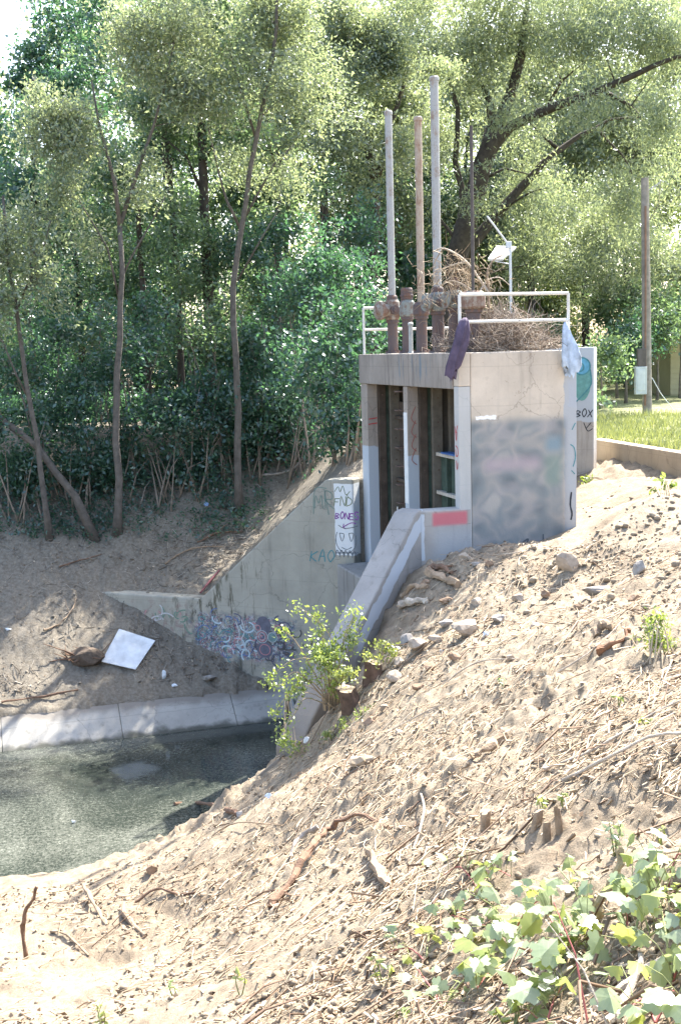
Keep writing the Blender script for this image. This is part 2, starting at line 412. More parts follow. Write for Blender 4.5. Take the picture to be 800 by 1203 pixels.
def side_patches(n, l, c):
    # flat paint over the corner and down the right-hand edge, spray-painted mural below
    v = wobble(n, l, 0.06, 6); vp = coords(n, l)
    c = mixc(n, l, boxmask(n, l, v, 1.80, 3.0, 4.0, 8.0, 0.01), c, (0.38,0.39,0.40))
    c = mixc(n, l, boxmask(n, l, wobble(n, l, 0.10, 2.0), 1.86, 3.0, 6.3, 8.0, 0.01), c, (0.37,0.39,0.42))
    cs = noise(n, l, vp, 2.6, 1, 0.3); cs2 = noise(n, l, coords(n, l, scale=(1,1,1.5)), 2.3, 1, 0.4)
    mur = ramp(n, l, cs, [(0.28, (0.14,0.16,0.17)), (0.42, (0.21,0.225,0.228)), (0.52, (0.31,0.295,0.275)), (0.62, (0.235,0.245,0.245)), (0.75, (0.36,0.34,0.31))])
    mur = mixc(n, l, math_n(n, l, 'MULTIPLY', smooth(n, l, cs2, 0.45, 0.75), 0.6), mur, (0.185,0.22,0.23))
    mur = mixc(n, l, math_n(n, l, 'MULTIPLY', smooth(n, l, cs2, 0.50, 0.30), 0.45), mur, (0.36,0.33,0.32))
    c = mixc(n, l, math_n(n, l, 'MULTIPLY', boxmask(n, l, vp, 0.16, 1.82, 4.05, 6.16, 0.09), 0.95), c, mur)
    c = mixc(n, l, math_n(n, l, 'MULTIPLY', boxmask(n, l, vp, 0.42, 1.36, 5.36, 5.56, 0.10), 0.6), c, (0.42,0.33,0.35))
    c = mixc(n, l, math_n(n, l, 'MULTIPLY', boxmask(n, l, vp, 1.48, 1.74, 5.62, 5.85, 0.09), 0.65), c, (0.15,0.25,0.31))
    c = mixc(n, l, math_n(n, l, 'MULTIPLY', boxmask(n, l, vp, 1.46, 1.74, 5.08, 5.58, 0.09), 0.6), c, (0.18,0.25,0.21))
    # white scraped band at the mural's top and rusty runs under the rail
    c = mixc(n, l, boxmask(n, l, wobble(n, l, 0.03, 14), 0.28, 0.62, 6.18, 6.235, 0.006), c, (0.8,0.8,0.78))
    sp_ = math_n(n, l, 'MULTIPLY', smooth(n, l, noise(n, l, vp, 5.5, 6, 0.75), 0.60, 0.66), boxmask(n, l, vp, 0.1, 1.8, 6.3, 7.4, 0.2))
    c = mixc(n, l, math_n(n, l, 'MULTIPLY', sp_, 0.6), c, (0.24,0.17,0.12))
    rn = noise(n, l, coords(n, l, scale=(9,9,1.4)), 1.0, 5, 0.7)
    rm = math_n(n, l, 'MULTIPLY', smooth(n, l, rn, 0.60, 0.72), boxmask(n, l, vp, -0.2, 1.8, 6.5, 7.4, 0.15))
    return mixc(n, l, math_n(n, l, 'MULTIPLY', rm, 0.7), c, (0.20,0.13,0.09))
def low_patches(n, l, c):
    vp = coords(n, l)
    c = mixc(n, l, math_n(n, l, 'MULTIPLY', boxmask(n, l, vp, -0.46, 0.12, 4.55, 4.76, 0.035), 0.95), c, (0.52,0.15,0.17))
    c = mixc(n, l, math_n(n, l, 'MULTIPLY', boxmask(n, l, vp, -0.42, 0.3, 4.0, 4.5, 0.12), 0.7), c, (0.38,0.39,0.40))
    c = mixc(n, l, boxmask(n, l, wobble(n, l, 0.05, 5), -0.9, -0.60, 4.02, 4.75, 0.01), c, (0.50,0.53,0.56))
    return c
def pale_low(n, l, c):
    # pale blue-grey roller paint on the lower half of the piers
    v = wobble(n, l, 0.05, 5)
    s = n.new('ShaderNodeSeparateXYZ'); l.new(v, s.inputs[0])
    m = math_n(n, l, 'SUBTRACT', 1.0, smooth(n, l, s.outputs['Z'], 5.44, 5.46))
    return mixc(n, l, math_n(n, l, 'MULTIPLY', m, 0.95), c, (0.42,0.47,0.52))
def k_pale(n, l, c):
    return mixc(n, l, 0.5, c, (0.55,0.57,0.56))
def lintel_patch(n, l, c):
    st = noise(n, l, coords(n, l, scale=(4,4,0.5)), 1.6, 5, 0.7)
    c = mixc(n, l, math_n(n, l, 'MULTIPLY', smooth(n, l, st, 0.5, 0.68), 0.55), c, (0.11,0.09,0.075))
    st2 = noise(n, l, coords(n, l, scale=(6,6,0.6)), 1.3, 3, 0.6)
    mk = math_n(n, l, 'MULTIPLY', smooth(n, l, st2, 0.55, 0.66), boxmask(n, l, coords(n, l), 0.6, 2.9, 6.8, 7.2, 0.1, 'Y'))
    return mixc(n, l, math_n(n, l, 'MULTIPLY', mk, 0.65), c, (0.10,0.17,0.22))
M_side = concrete('side wall concrete', (0.55,0.475,0.385), stain_amt=0.3, patches=side_patches)
M_low = concrete('abutment concrete', (0.38,0.355,0.325), patches=low_patches)
M_pier = concrete('pier concrete', (0.33,0.29,0.25), patches=pale_low)
M_kpier = concrete('corner pier concrete', (0.36,0.33,0.30), patches=k_pale)
M_lintel = concrete('lintel concrete', (0.30,0.265,0.23), stain_amt=0.7, patches=lintel_patch)
M_deck = concrete('deck concrete', (0.36,0.33,0.29))
M_dark = concrete('shade-darkened inner concrete', (0.10,0.09,0.075))  # shade inside the bays is put into this dark base colour
M_white = simple('white paint', (0.68,0.69,0.68), 0.10, 0.6, 8)
def rail_mat():
    m, n, l, b = mat_new('rail paint', 0.5); v = coords(n, l)
    c = ramp(n, l, noise(n, l, v, 9, 4), [(0.3, (0.52,0.52,0.50)), (0.7, (0.66,0.66,0.63))])
    c = mixc(n, l, math_n(n, l, 'MULTIPLY', smooth(n, l, noise(n, l, v, 14, 6, 0.75), 0.58, 0.66), 0.8), c, (0.22,0.13,0.08))
    l.new(c, b.inputs['Base Color']); return m
M_rail = rail_mat()
M_rust = simple('rusted steel', (0.11,0.075,0.06), 0.45, 0.9, 9)
M_brown = simple('brown steel guide', (0.075,0.058,0.045), 0.35, 0.85, 5)
M_green = simple('green gate paint', (0.05,0.075,0.058), 0.4, 0.7, 6)
M_beige = simple('weathered steel column', (0.15,0.135,0.11), 0.3, 0.9, 5)
TS = {}
ts = thing('gate_structure', 'concrete sluice gate structure with two tall open bays and graffiti covered side', 'gate structure', to_world(0, 0, 0))
ts.rotation_euler = (0, 0, ANG)
def loc_part(mb, name, mat, parent=None, **k):
    o = mb.build(name, mat, None, **k); o.parent = parent or ts; return o
DECK = 7.22
WI, LE = 2.02, 5.1
def part_box(name, mat, b, parent=None, bevel=0.012):
    m = MB(); m.box(*b); return loc_part(m, name, mat, parent, bevel=bevel)
side = part_box('side_wall', M_side, (0.203, WI, 0.0, 0.28, -0.9, DECK-0.002), bevel=0.02)
part_box('corner_pier', M_kpier, (0.0, 0.20, 0.003, 0.20, 2.6, 6.70))
corner_block = part_box('corner_block', M_side, (0.0, 0.20, 0.0, 0.20, 6.703, DECK))
part_box('abutment_wall', M_low, (-0.66, 0.20, 0.001, 0.30, -0.9, 4.80), bevel=0.025)
part_box('abutment_end', M_low, (-0.90, -0.663, 0.14, 0.45, -0.9, 4.79), bevel=0.02)
part_box('side_wall', M_pier, (0.0, WI, LE-0.26, LE, -0.9, DECK-0.003))
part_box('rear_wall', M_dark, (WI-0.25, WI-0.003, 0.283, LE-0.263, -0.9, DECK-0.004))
part_box('lintel', M_lintel, (-0.02, 0.30, 0.203, LE+0.03, 6.66, DECK-0.001))
part_box('deck_slab', M_deck, (0.303, WI-0.26, 0.29, LE-0.27, 6.95, DECK+0.004))
pier = part_box('middle_pier', M_pier, (0.0, 0.21, 2.40, 2.60, 2.9, 6.655))
part_box('paint_strip', M_white, (-0.004, 0.03, 2.41, 2.59, 4.6, 6.2), pier, bevel=0)
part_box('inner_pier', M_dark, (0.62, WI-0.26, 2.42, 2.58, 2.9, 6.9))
part_box('left_pier', M_pier, (-0.003, 0.21, LE-0.40, LE-0.262, 2.9, 6.655))
part_box('sill', concrete('sill concrete', (0.27,0.26,0.24), stain_amt=0.6), (-0.66, WI-0.26, 0.303, LE-0.27, -0.9, 3.17), bevel=0.03)
# gate guides in the far jamb of each bay, dark strips painting shaded gaps
for jy, tall, cols in ((2.40, 6.65, (M_brown, M_green, M_beige, M_dark, M_beige)), (LE-0.265, 6.65, (M_brown, M_green, M_beige, M_dark, M_beige))):
    x = 0.215
    for k, (w, mt, out) in enumerate(((0.15, cols[0], 0.05), (0.07, cols[1], 0.02), (0.19, cols[2], 0.10), (0.12, cols[3], 0.01), (0.2, cols[4], 0.12))):
        g_ = part_box('guide_or_shade_strip', mt, (x, x+w-0.006, jy-out-(0.14 if jy > 4 else 0.0), jy-0.002, 3.15, tall), bevel=0.006)
        if k in (0, 2):
            for zz in np.arange(3.5, 6.6, 0.42):
                m = MB(); m.lathe((x+w*0.5, jy-out-(0.14 if jy > 4 else 0.0)-0.012, zz), [(0.016,0),(0.014,0.012)], 6, (0,1,0)); loc_part(m, 'bolt', M_rust, g_)
        x += w
# weathered gate leaf with steel frame in the near bay
leaf = part_box('gate_leaf', M_green, (0.56, 0.62, 0.32, 2.26, 3.18, 5.45), bevel=0.006)
M_frame = simple('flaking cream paint', (0.42,0.38,0.32), 0.4, 0.8, 12)
for zz in (4.22, 4.80, 5.47):
    part_box('leaf_rib', M_frame, (0.46, 0.558, 0.34, 2.24, zz-0.03, zz+0.03), leaf, bevel=0.004)
for yy in (0.5, 1.15, 1.8):
    part_box('leaf_stiffener', M_white if yy == 1.15 else M_green, (0.48, 0.557, yy-0.02, yy+0.02, 3.2, 5.43), leaf, bevel=0.003)
m = MB(); m.box(0.42, 0.60, 0.7, 1.9, 5.503, 5.53); loc_part(m, 'blue_sheet', simple('blue plastic', (0.05,0.12,0.30), 0.3, 0.5, 9), leaf)
leaf2 = part_box('gate_leaf', M_brown, (0.60, 0.68, 2.66, LE-0.42, 3.18, 6.3), bevel=0.006)
for zz in (3.6, 4.2, 4.8, 5.4, 6.0):
    part_box('leaf_rib', M_brown, (0.52, 0.598, 2.7, LE-0.46, zz-0.03, zz+0.03), leaf2, bevel=0.004)
# rungs on the middle pier
for k in range(8):
    zz = 4.25+0.33*k
    m = MB(); m.tube([(0.04,2.62,zz),(-0.09,2.64,zz),(-0.09,2.80,zz),(0.04,2.80,zz)], 0.012, 6); loc_part(m, 'ladder_rung', M_rust)
m = MB(); m.tube([(-0.06,2.85,4.5-0.05*k) for k in range(3)]+[(-0.05,2.86,4.2),(-0.06,2.84,3.9)], 0.012, 5); loc_part(m, 'chain', M_rail)
# guard rails
def guard(posts, label, post_h=(0.0, 0.885), mid=0.47):
    g = bpy.data.objects.new('guard_rail', None); COL.objects.link(g); g.parent = ts; g.empty_display_size = 0.2
    g['label'] = label
    z0 = DECK
    for (x, y) in posts:
        m = MB(); m.tube([(x, y, z0-0.02), (x, y, z0+post_h[1])], 0.024, 10); loc_part(m, 'post', M_rail, g, smooth=False)
    for h in (post_h[1], mid):
        m = MB(); a = posts[0]; b = posts[-1]
        m.tube([(a[0]-0.0, a[1], z0+h), (b[0], b[1], z0+h)], 0.026, 10); loc_part(m, 'rail', M_rail, g)
    return g
guard([(0.06, 0.06), (1.90, 0.06)], 'white two-bar guard rail on the near deck edge')
guard([(0.06, LE-0.1), (1.0, LE-0.1), (1.92, LE-0.1)], 'white two-bar guard rail on the far deck edge')

# ------------------------------------------------------------------ painted tags: flat ribbons just proud of the wall
def strokes(lines, place, width, name, mat, parent, off=0.004):
    m = MB()
    for ln in lines:
        pts = [np.array(p, float) for p in ln]
        # smooth the stroke
        if len(pts) > 2:
            q = []
            for i in range(len(pts)-1):
                p0 = pts[max(i-1,0)]; p1 = pts[i]; p2 = pts[i+1]; p3 = pts[min(i+2,len(pts)-1)]
                for t in np.linspace(0,1,5)[:-1]:
                    q.append(0.5*((2*p1)+(-p0+p2)*t+(2*p0-5*p1+4*p2-p3)*t*t+(-p0+3*p1-3*p2+p3)*t**3))
            q.append(pts[-1]); pts = q
        n0 = len(m.v); vs = []
        for i, p in enumerate(pts):
            d = pts[min(i+1,len(pts)-1)]-pts[max(i-1,0)]; L_ = np.linalg.norm(d) or 1; nn = np.array([-d[1], d[0]])/L_*width*0.5*(0.85+0.3*((i*7)%5)/5)
            vs += [place(*(p+nn), off), place(*(p-nn), off)]
        m.add(vs, [(2*i, 2*i+1, 2*i+3, 2*i+2) for i in range(len(pts)-1)])
    o = m.build(name, mat, None)
    if parent is not None: o.parent = parent
    if len(lines) > 1: o['kind'] = 'stuff'
    return o
def paint(name, col): return simple(name, col, 0.2, 0.7, 12, bumpy=0)
P_red = paint('red spray', (0.42,0.05,0.06)); P_teal = paint('teal spray', (0.07,0.22,0.24)); P_purple = paint('purple spray', (0.20,0.05,0.26))
P_black = paint('black spray', (0.03,0.035,0.045)); P_olive = paint('olive spray', (0.13,0.17,0.08)); P_blue = paint('blue spray', (0.05,0.12,0.32))
P_pale = paint('pale blue spray', (0.45,0.58,0.66)); P_whitep = paint('white spray', (0.72,0.74,0.74)); P_dblue = paint('navy spray', (0.05,0.06,0.13)); P_pink = paint('pink spray', (0.5,0.18,0.22))
front = lambda y, z, off: (-off, y, z)
K_front = lambda y, z, off: (-off, y, z)
strokes([[(0.16,6.08),(0.11,5.86),(0.08,6.0)],[(0.12,5.98),(0.05,6.1)],[(0.14,5.78),(0.06,5.74),(0.05,5.64),(0.12,5.62),(0.15,5.72)],[(0.12,5.55),(0.10,5.40)],[(0.06,5.52),(0.07,5.42)]], K_front, 0.022, 'red_tag', P_red, ts)
jamb = lambda x, z, off: (x, LE-0.405-off, z)
strokes([[(0.02,5.98),(0.19,6.0)],[(0.01,5.88),(0.19,5.90)]], jamb, 0.02, 'red_tag', P_red, ts)
pj = lambda x, z, off: (x, 2.395-off, z)
strokes([[(0.15,6.2-0.24*k+0.1),(0.07,6.1-0.24*k),(0.16,6.0-0.24*k)] for k in range(4)], pj, 0.016, 'red_tag', paint('faded red spray', (0.30,0.12,0.10)), ts)
sidef = lambda x, z, off: (x, -off, z)
strokes([[(1.90,5.72),(1.97,5.66),(1.99,5.5),(1.95,5.36)],[(1.93,5.95),(1.99,6.06)],[(1.92,5.3),(1.98,5.24)]], sidef, 0.018, 'teal_tag', P_teal, ts)
strokes([[(1.92,4.95),(1.90,4.75),(1.93,4.6),(1.91,4.5)]], sidef, 0.03, 'black_tag', P_black, ts)
strokes([[(1.42,4.30),(1.42,4.2)],[(1.05,4.18),(1.16,4.24),(1.08,4.08)],[(0.92,4.12),(0.94,4.02),(1.02,4.1)]], sidef, 0.028, 'black_tag', paint('faded black spray', (0.10,0.11,0.12)), ts)

# ------------------------------------------------------------------ wing walls
def wing(name, label, start, dr, prof, base, th, mat, landside):
    """wall along dr from start; prof = (distance, top height) points; landside = +1/-1 side of its thickness"""
    t = thing(name, label, 'wall', to_world(start[0], start[1], 0))
    t.rotation_euler = (0, 0, ANG+math.atan2(dr[1], dr[0]))
    m = MB(); y0, y1 = (0, th) if landside > 0 else (-th, 0)
    for (a, za), (b_, zb) in zip(prof[:-1], prof[1:]):
        pass
    vs = []; 
    for (a, za) in prof:
        vs += [(a, y0, base), (a, y1, base), (a, y1, za), (a, y0, za)]
    fs = []
    for i in range(len(prof)-1):
        o = 4*i
        fs += [(o,o+4,o+7,o+3),(o+2,o+6,o+5,o+1),(o+3,o+7,o+6,o+2)]
    e = 4*(len(prof)-1); fs += [(0,3,2,1),(e,e+1,e+2,e+3)]
    m.add(vs, fs)
    bm = m.build('wall_body', mat, None, bevel=0.03); bm.parent = t
    return t
def wing_patches(n, l, c):
    vp = coords(n, l)
    s = n.new('ShaderNodeSeparateXYZ'); l.new(vp, s.inputs[0])
    # white paint beside the gate
    vw = wobble(n, l, 0.03, 6)
    c = mixc(n, l, boxmask(n, l, vw, -0.6, 0.05, 3.3, 4.72, 0.008), c, (0.64,0.66,0.66))
    # moss and algae running down from the slope of the top
    al = noise(n, l, coords(n, l, scale=(3.2,3.2,0.6)), 1.6, 6, 0.7)
    mz = boxmask(n, l, vp, 2.75, 3.45, 0.9, 2.2, 0.15)
    c = mixc(n, l, math_n(n, l, 'MULTIPLY', math_n(n, l, 'MULTIPLY', smooth(n, l, noise(n, l, coords(n, l, scale=(1,1,0.6)), 4.5, 5, 0.7), 0.48, 0.58), mz), 0.85), c, (0.05,0.045,0.028))
    zone = boxmask(n, l, vp, 1.8, 3.9, 0.4, 3.6, 0.4)
    c = mixc(n, l, math_n(n, l, 'MULTIPLY', math_n(n, l, 'MULTIPLY', smooth(n, l, al, 0.52, 0.62), zone), 0.8), c, (0.055,0.05,0.025))
    # old faded spray under the newer tags
    sp = noise(n, l, coords(n, l, scale=(1,1,1.4)), 5, 5, 0.7)
    zone2 = boxmask(n, l, vp, 0.9, 3.6, 0.9, 1.95, 0.25)
    c = mixc(n, l, math_n(n, l, 'MULTIPLY', math_n(n, l, 'MULTIPLY', smooth(n, l, sp, 0.47, 0.6), zone2), 0.75), c, (0.10,0.115,0.13))
    zs = boxmask(n, l, wobble(n, l, 0.2, 3), 1.0, 3.3, 1.02, 1.9, 0.08)
    for kk, (cl, off) in enumerate([((0.07,0.13,0.26),0.0),((0.10,0.22,0.22),3.7),((0.34,0.13,0.16),7.1),((0.42,0.46,0.48),11.3),((0.05,0.055,0.07),15.9)]):
        tn = n.new('ShaderNodeTexNoise'); tn.inputs['Scale'].default_value = 4.2+0.5*kk; tn.inputs['Detail'].default_value = 3; tn.inputs['Distortion'].default_value = 1.6
        mp = n.new('ShaderNodeMapping'); mp.inputs['Location'].default_value = (off, off*1.7, off*0.6); l.new(vp, mp.inputs['Vector']); l.new(mp.outputs['Vector'], tn.inputs['Vector'])
        ln_ = math_n(n, l, 'SUBTRACT', 1.0, smooth(n, l, math_n(n, l, 'ABSOLUTE', math_n(n, l, 'SUBTRACT', tn.outputs['Fac'], 0.5)), 0.012, 0.035))
        c = mixc(n, l, math_n(n, l, 'MULTIPLY', math_n(n, l, 'MULTIPLY', ln_, zs), 0.75), c, cl)
    zone3 = boxmask(n, l, vp, 3.4, 5.0, 1.3, 2.1, 0.2)
    sp3 = noise(n, l, vp, 6, 5, 0.7)
    c = mixc(n, l, math_n(n, l, 'MULTIPLY', math_n(n, l, 'MULTIPLY', smooth(n, l, sp3, 0.5, 0.62), zone3), 0.5), c, (0.20,0.10,0.10))
    return c
M_wing = concrete('wing wall concrete', (0.345,0.33,0.275), stain_amt=0.45, patches=wing_patches)
fw = wing('wing_wall', 'long sloping concrete wing wall with mossy streaks and colourful graffiti on the far bank', FW0+FWD*0, FWD,
          [(-0.35,4.82),(0.22,4.80),(3.18,2.23),(5.75,2.23)], -0.95, 0.36, M_wing, -1)
def near_patches(n, l, c):
    v = wobble(n, l, 0.08, 4)
    s = n.new('ShaderNodeSeparateXYZ'); l.new(v, s.inputs[0])
    # pale blue paint along the upper edge of the landward face
    e = math_n(n, l, 'SUBTRACT', s.outputs['Z'], math_n(n, l, 'SUBTRACT', 4.9, math_n(n, l, 'MULTIPLY', s.outputs['X'], 0.83)))
    band = math_n(n, l, 'MULTIPLY', math_n(n, l, 'MULTIPLY', smooth(n, l, e, -0.46, -0.44), math_n(n, l, 'SUBTRACT', 1.0, smooth(n, l, e, -0.16, -0.14))), smooth(n, l, s.outputs['Y'], 0.30, 0.33))
    band = math_n(n, l, 'MULTIPLY', band, math_n(n, l, 'SUBTRACT', 1.0, smooth(n, l, s.outputs['X'], 1.7, 2.0)))
    c = mixc(n, l, math_n(n, l, 'MULTIPLY', smooth(n, l, s.outputs['X'], 2.0, 2.7), 0.65), c, (0.17,0.145,0.115))
    return mixc(n, l, math_n(n, l, 'MULTIPLY', band, 0.9), c, (0.46,0.50,0.54))
M_nwing = concrete('near wing concrete', (0.30,0.285,0.265), stain_amt=0.45, patches=near_patches)
nw = wing('wing_wall', 'steep concrete wing wall running down from the gate structure behind the green shrub', NW0+np.array([-0.256,0.307]), NWD,
          [(-0.10,4.83),(0.12,4.80),(3.0,2.33),(3.36,1.95)], -0.95, 0.40, M_nwing, +1)
# graffiti on the far wing wall: its own axes are x along the wall, face at y = 0
wf = lambda x, z, off: (x, off, z)
def letters(txt, x0, z0, h, slant=0.15):
    F = {'F':[[(0,0),(0,1)],[(0,1),(.6,1)],[(0,.55),(.45,.55)]], 'I':[[(0.2,0),(0.2,1)]], 'N':[[(0,0),(0,1),(.6,0),(.6,1)]], 'D':[[(0,0),(0,1),(.55,.75),(.55,.25),(0,0)]],
         'S':[[(.6,.9),(.1,1),(.1,.6),(.6,.4),(.5,0),(0,.1)]], 'E':[[(.6,1),(0,1),(0,0),(.6,0)],[(0,.5),(.5,.5)]], 'O':[[(.3,0),(0,.5),(.3,1),(.6,.5),(.3,0)]],
         'B':[[(0,0),(0,1),(.5,.8),(.1,.5),(.55,.3),(0,0)]], 'K':[[(0,0),(0.05,1)],[(.6,1),(.05,.5),(.6,0)]], 'A':[[(0,0),(.3,.9),(.6,0)],[(.1,.4),(.5,.4)]], 'X':[[(0,0),(.6,1)],[(0,1),(.6,0)]], 'Y':[[(0,1),(.3,.5),(.6,1)],[(.3,.5),(.3,0)]],'M':[[(0,0),(.1,1),(.3,.4),(.5,1),(.6,0)]], 'R':[[(0,0),(0,1),(.5,.85),(.45,.55),(0,.5),(.6,0)]]}
    out = []
    for k, ch in enumerate(txt):
        for s in F[ch]:
            out.append([(x0+(k*0.78+p[0]+slant*p[1])*h, z0+p[1]*h*(1+0.15*((k*5)%3-1))) for p in s])
    return out
def mirror(lines, c): return [[(2*c-x, z) for x, z in ln] for ln in lines]
# text must read left to right for a viewer in the channel: wall x runs to the viewer's left, so mirror it
wc = -0.02
def T(lines): return mirror(lines, wc-0.1)
strokes(T(letters('FND', -0.30, 4.28, 0.17)), wf, 0.016, 'olive_tag', P_olive, fw)
strokes(T([[(-0.28,4.56),(-0.20,4.66),(-0.16,4.56),(-0.10,4.68),(-0.04,4.5),(0.05,4.58)],[(0.02,4.44),(-0.03,4.52)]]), wf, 0.014, 'olive_tag', P_olive, fw)
strokes(T(letters('BONES', -0.28, 4.02, 0.13)), wf, 0.02, 'purple_tag', P_purple, fw)
strokes(T([[(-0.12,3.86),(0.05,3.95),(0.16,3.94)],[(-0.12,3.86),(-0.06,3.83)],[(-0.12,3.86),(-0.10,3.93)]]), wf, 0.018, 'purple_tag', P_purple, fw)
strokes(T([[(0.22*math.cos(a)-0.06, 3.62+0.27*math.sin(a)) for a in np.linspace(2.6,6.6,14)], [(-0.22,3.9),(-0.1,3.84),(0.08,3.86),(0.2,3.9)], [(-0.2,3.74),(-0.15,3.58),(-0.1,3.72),(-0.2,3.74)],[(0.0,3.74),(0.05,3.58),(0.1,3.74),(0.0,3.74)],[(-0.16,3.46),(-0.05,3.42),(0.06,3.47)]]), wf, 0.014, 'grey_tag', paint('grey spray', (0.10,0.12,0.13)), fw)
strokes(T([[(-0.3+0.09*k,3.26),(-0.26+0.09*k,3.40),(-0.2+0.09*k,3.3)] for k in range(5)]+[[(-0.3,3.34),(0.2,3.36)]]), wf, 0.02, 'grey_tag', paint('worn grey spray', (0.13,0.15,0.17)), fw)
strokes(T(letters('KAO', -0.86, 3.15, 0.24)), wf, 0.022, 'teal_tag', P_teal, fw)
strokes(T(letters('MR', -0.72, 4.22, 0.30, 0)+[[(-0.75,4.1),(-0.70,4.6),(-0.45,4.62)],[(-0.5,4.6),(-0.42,4.1)]]), wf, 0.020, 'teal_tag', paint('faded teal spray', (0.15,0.21,0.18)), fw)
r2 = random.Random(5)
def scribble(cx, cz, rx, rz, k, m):
    out = []
    for _ in range(k):
        x, z = cx+r2.uniform(-rx,rx), cz+r2.uniform(-rz,rz); a = r2.uniform(0,6.28); ln = []
        for j in range(m):
            ln.append((x, z)); a += r2.uniform(-1.2,1.2); x += 0.09*math.cos(a); z += 0.09*math.sin(a)
        out.append(ln)
    return out
def loops(cx, cz, rx, rz, k):
    out = []
    for _ in range(k):
        x, z = cx+r2.gauss(0,rx*0.5), cz+r2.gauss(0,rz*0.5); R = r2.uniform(0.05,0.17); a0 = r2.uniform(0,6.28); sw = r2.choice([-1,1])*r2.uniform(1.5,5.0); el = r2.uniform(0.5,1.2)
        out.append([(x+R*math.cos(a0+sw*t), z+R*el*math.sin(a0+sw*t)+0.06*t) for t in np.linspace(0,1,7)])
    return out
def faded(c, t=0.22): return tuple(x*(1-t)+y*t for x, y in zip(c, (0.24,0.225,0.19)))
for q_, (cl, nm, k, cx, rx) in enumerate([((0.05,0.12,0.32),'blue_tag',24,2.55,0.7),((0.07,0.22,0.24),'teal_tag',24,2.7,0.8),((0.45,0.58,0.66),'pale_tag',22,2.2,0.6),((0.5,0.18,0.22),'pink_tag',18,2.0,0.6),((0.05,0.06,0.13),'navy_tag',34,1.6,0.75),((0.04,0.045,0.05),'black_tag',34,1.35,0.5),((0.45,0.2,0.22),'pink_tag',10,4.2,0.5),((0.10,0.22,0.16),'green_tag',14,3.8,0.5),((0.5,0.5,0.5),'pale_tag',10,4.1,0.6)]):
    zz = 1.45 if cx < 3.5 else 1.78
    strokes(loops(cx, zz, rx, 0.40 if cx < 3.5 else 0.17, max(4, k//2)), wf, 0.020+0.006*(q_%3), nm, paint('faded spray', faded(cl)), fw, 0.003+0.0005*q_)
# lobed painted figure in the middle of the mural
def ring(cx, cz, rx, rz, n=16): return [(cx+rx*math.cos(a), cz+rz*math.sin(a)) for a in np.linspace(0,6.4,n)]
def disc(cx, cz, rx, rz, col, off, name='painted_blot'):
    m = MB(); n = 20; m.add([(cx+rx*math.cos(2*math.pi*i/n), off, cz+rz*math.sin(2*math.pi*i/n)) for i in range(n)], [tuple(range(n))]); o = m.build(name, col, None); o.parent = fw
F_navy = paint('faded navy', faded((0.05,0.06,0.13),0.35)); F_teal = paint('faded teal', faded((0.07,0.22,0.24),0.4)); P_pale = paint('faded pale', faded((0.45,0.52,0.56),0.4)); P_pink = paint('faded pink', faded((0.5,0.18,0.22),0.35))
disc(1.72,1.75,0.17,0.20,F_navy,0.0065); disc(1.70,1.25,0.18,0.17,F_navy,0.0066); disc(1.52,1.52,0.12,0.11,F_teal,0.0067)
strokes([ring(1.76,1.52,0.13,0.13),ring(1.76,1.52,0.07,0.08),ring(1.52,1.52,0.10,0.10),ring(1.86,1.68,0.08,0.08)], wf, 0.016, 'pale_tag', P_pale, fw, 0.008)
strokes([ring(1.76,1.52,0.10,0.10),ring(1.70,1.25,0.12,0.11),ring(1.84,1.7,0.05,0.05)], wf, 0.018, 'pink_tag', P_pink, fw, 0.009)
strokes([[(2.22,1.85),(2.16,1.6),(2.24,1.4),(2.1,1.2)],[(2.36,1.8),(2.28,1.55),(2.34,1.35)]], wf, 0.024, 'white_tag', paint('faded white spray', (0.45,0.47,0.48)), fw, 0.008)

# ------------------------------------------------------------------ rear wall and retaining wall
def rear_patch(n, l, c):
    v = wobble(n, l, 0.10, 3)
    m = boxmask(n, l, v, -1, 3, 5.75, 9, 0.01)
    return mixc(n, l, m, c, (0.43,0.46,0.48))
ra = P(640, 411, 24.6)[:2]; rb = P(697, 411, 24.2)[:2]
rw = thing('return_wall', 'tall grey painted wall standing behind the gate structure, with teal graffiti', 'wall', (ra[0], ra[1], 0))
rw.rotation_euler = (0, 0, math.atan2(rb[1]-ra[1], rb[0]-ra[0]))
rl = float(np.linalg.norm(rb-ra))
m = MB(); m.box(0, rl, 0, 0.32, 3.9, 7.24); o = m.build('wall_body', concrete('return wall concrete', (0.42,0.385,0.34), patches=rear_patch), None, bevel=0.02); o.parent = rw
rf = lambda x, z, off: (x, -off, z)
def rdisc(cx, cz, rx, rz, col, off):
    m = MB(); n = 20; m.add([(cx+rx*math.cos(2*math.pi*i/n), -off, cz+rz*math.sin(2*math.pi*i/n)) for i in range(n)], [tuple(range(n))]); o = m.build('painted_blot', col, None); o.parent = rw
rdisc(rl-0.24, 6.58, 0.19, 0.42, paint('sea green spray', (0.13,0.30,0.27)), 0.004)
rdisc(rl-0.24, 6.86, 0.17, 0.16, paint('sky blue spray', (0.12,0.34,0.46)), 0.006)
strokes([ring(rl-0.24,6.86,0.17,0.17), ring(rl-0.27,6.84,0.07,0.08), [(rl-0.42,6.8),(rl-0.44,6.3),(rl-0.4,6.0)], [(rl-0.07,6.8),(rl-0.05,6.5),(rl-0.2,6.3),(rl-0.4,6.1)]], rf, 0.03, 'teal_tag', P_teal, rw, 0.008)
strokes(letters('BOX', rl-0.36, 5.83, 0.15), rf, 0.022, 'black_tag', P_black, rw, 0.004)
strokes([[(rl-0.2,5.72),(rl-0.12,5.55),(rl-0.02,5.6)],[(rl-0.15,5.6),(rl-0.05,5.72)]], rf, 0.018, 'black_tag', P_black, rw, 0.005)
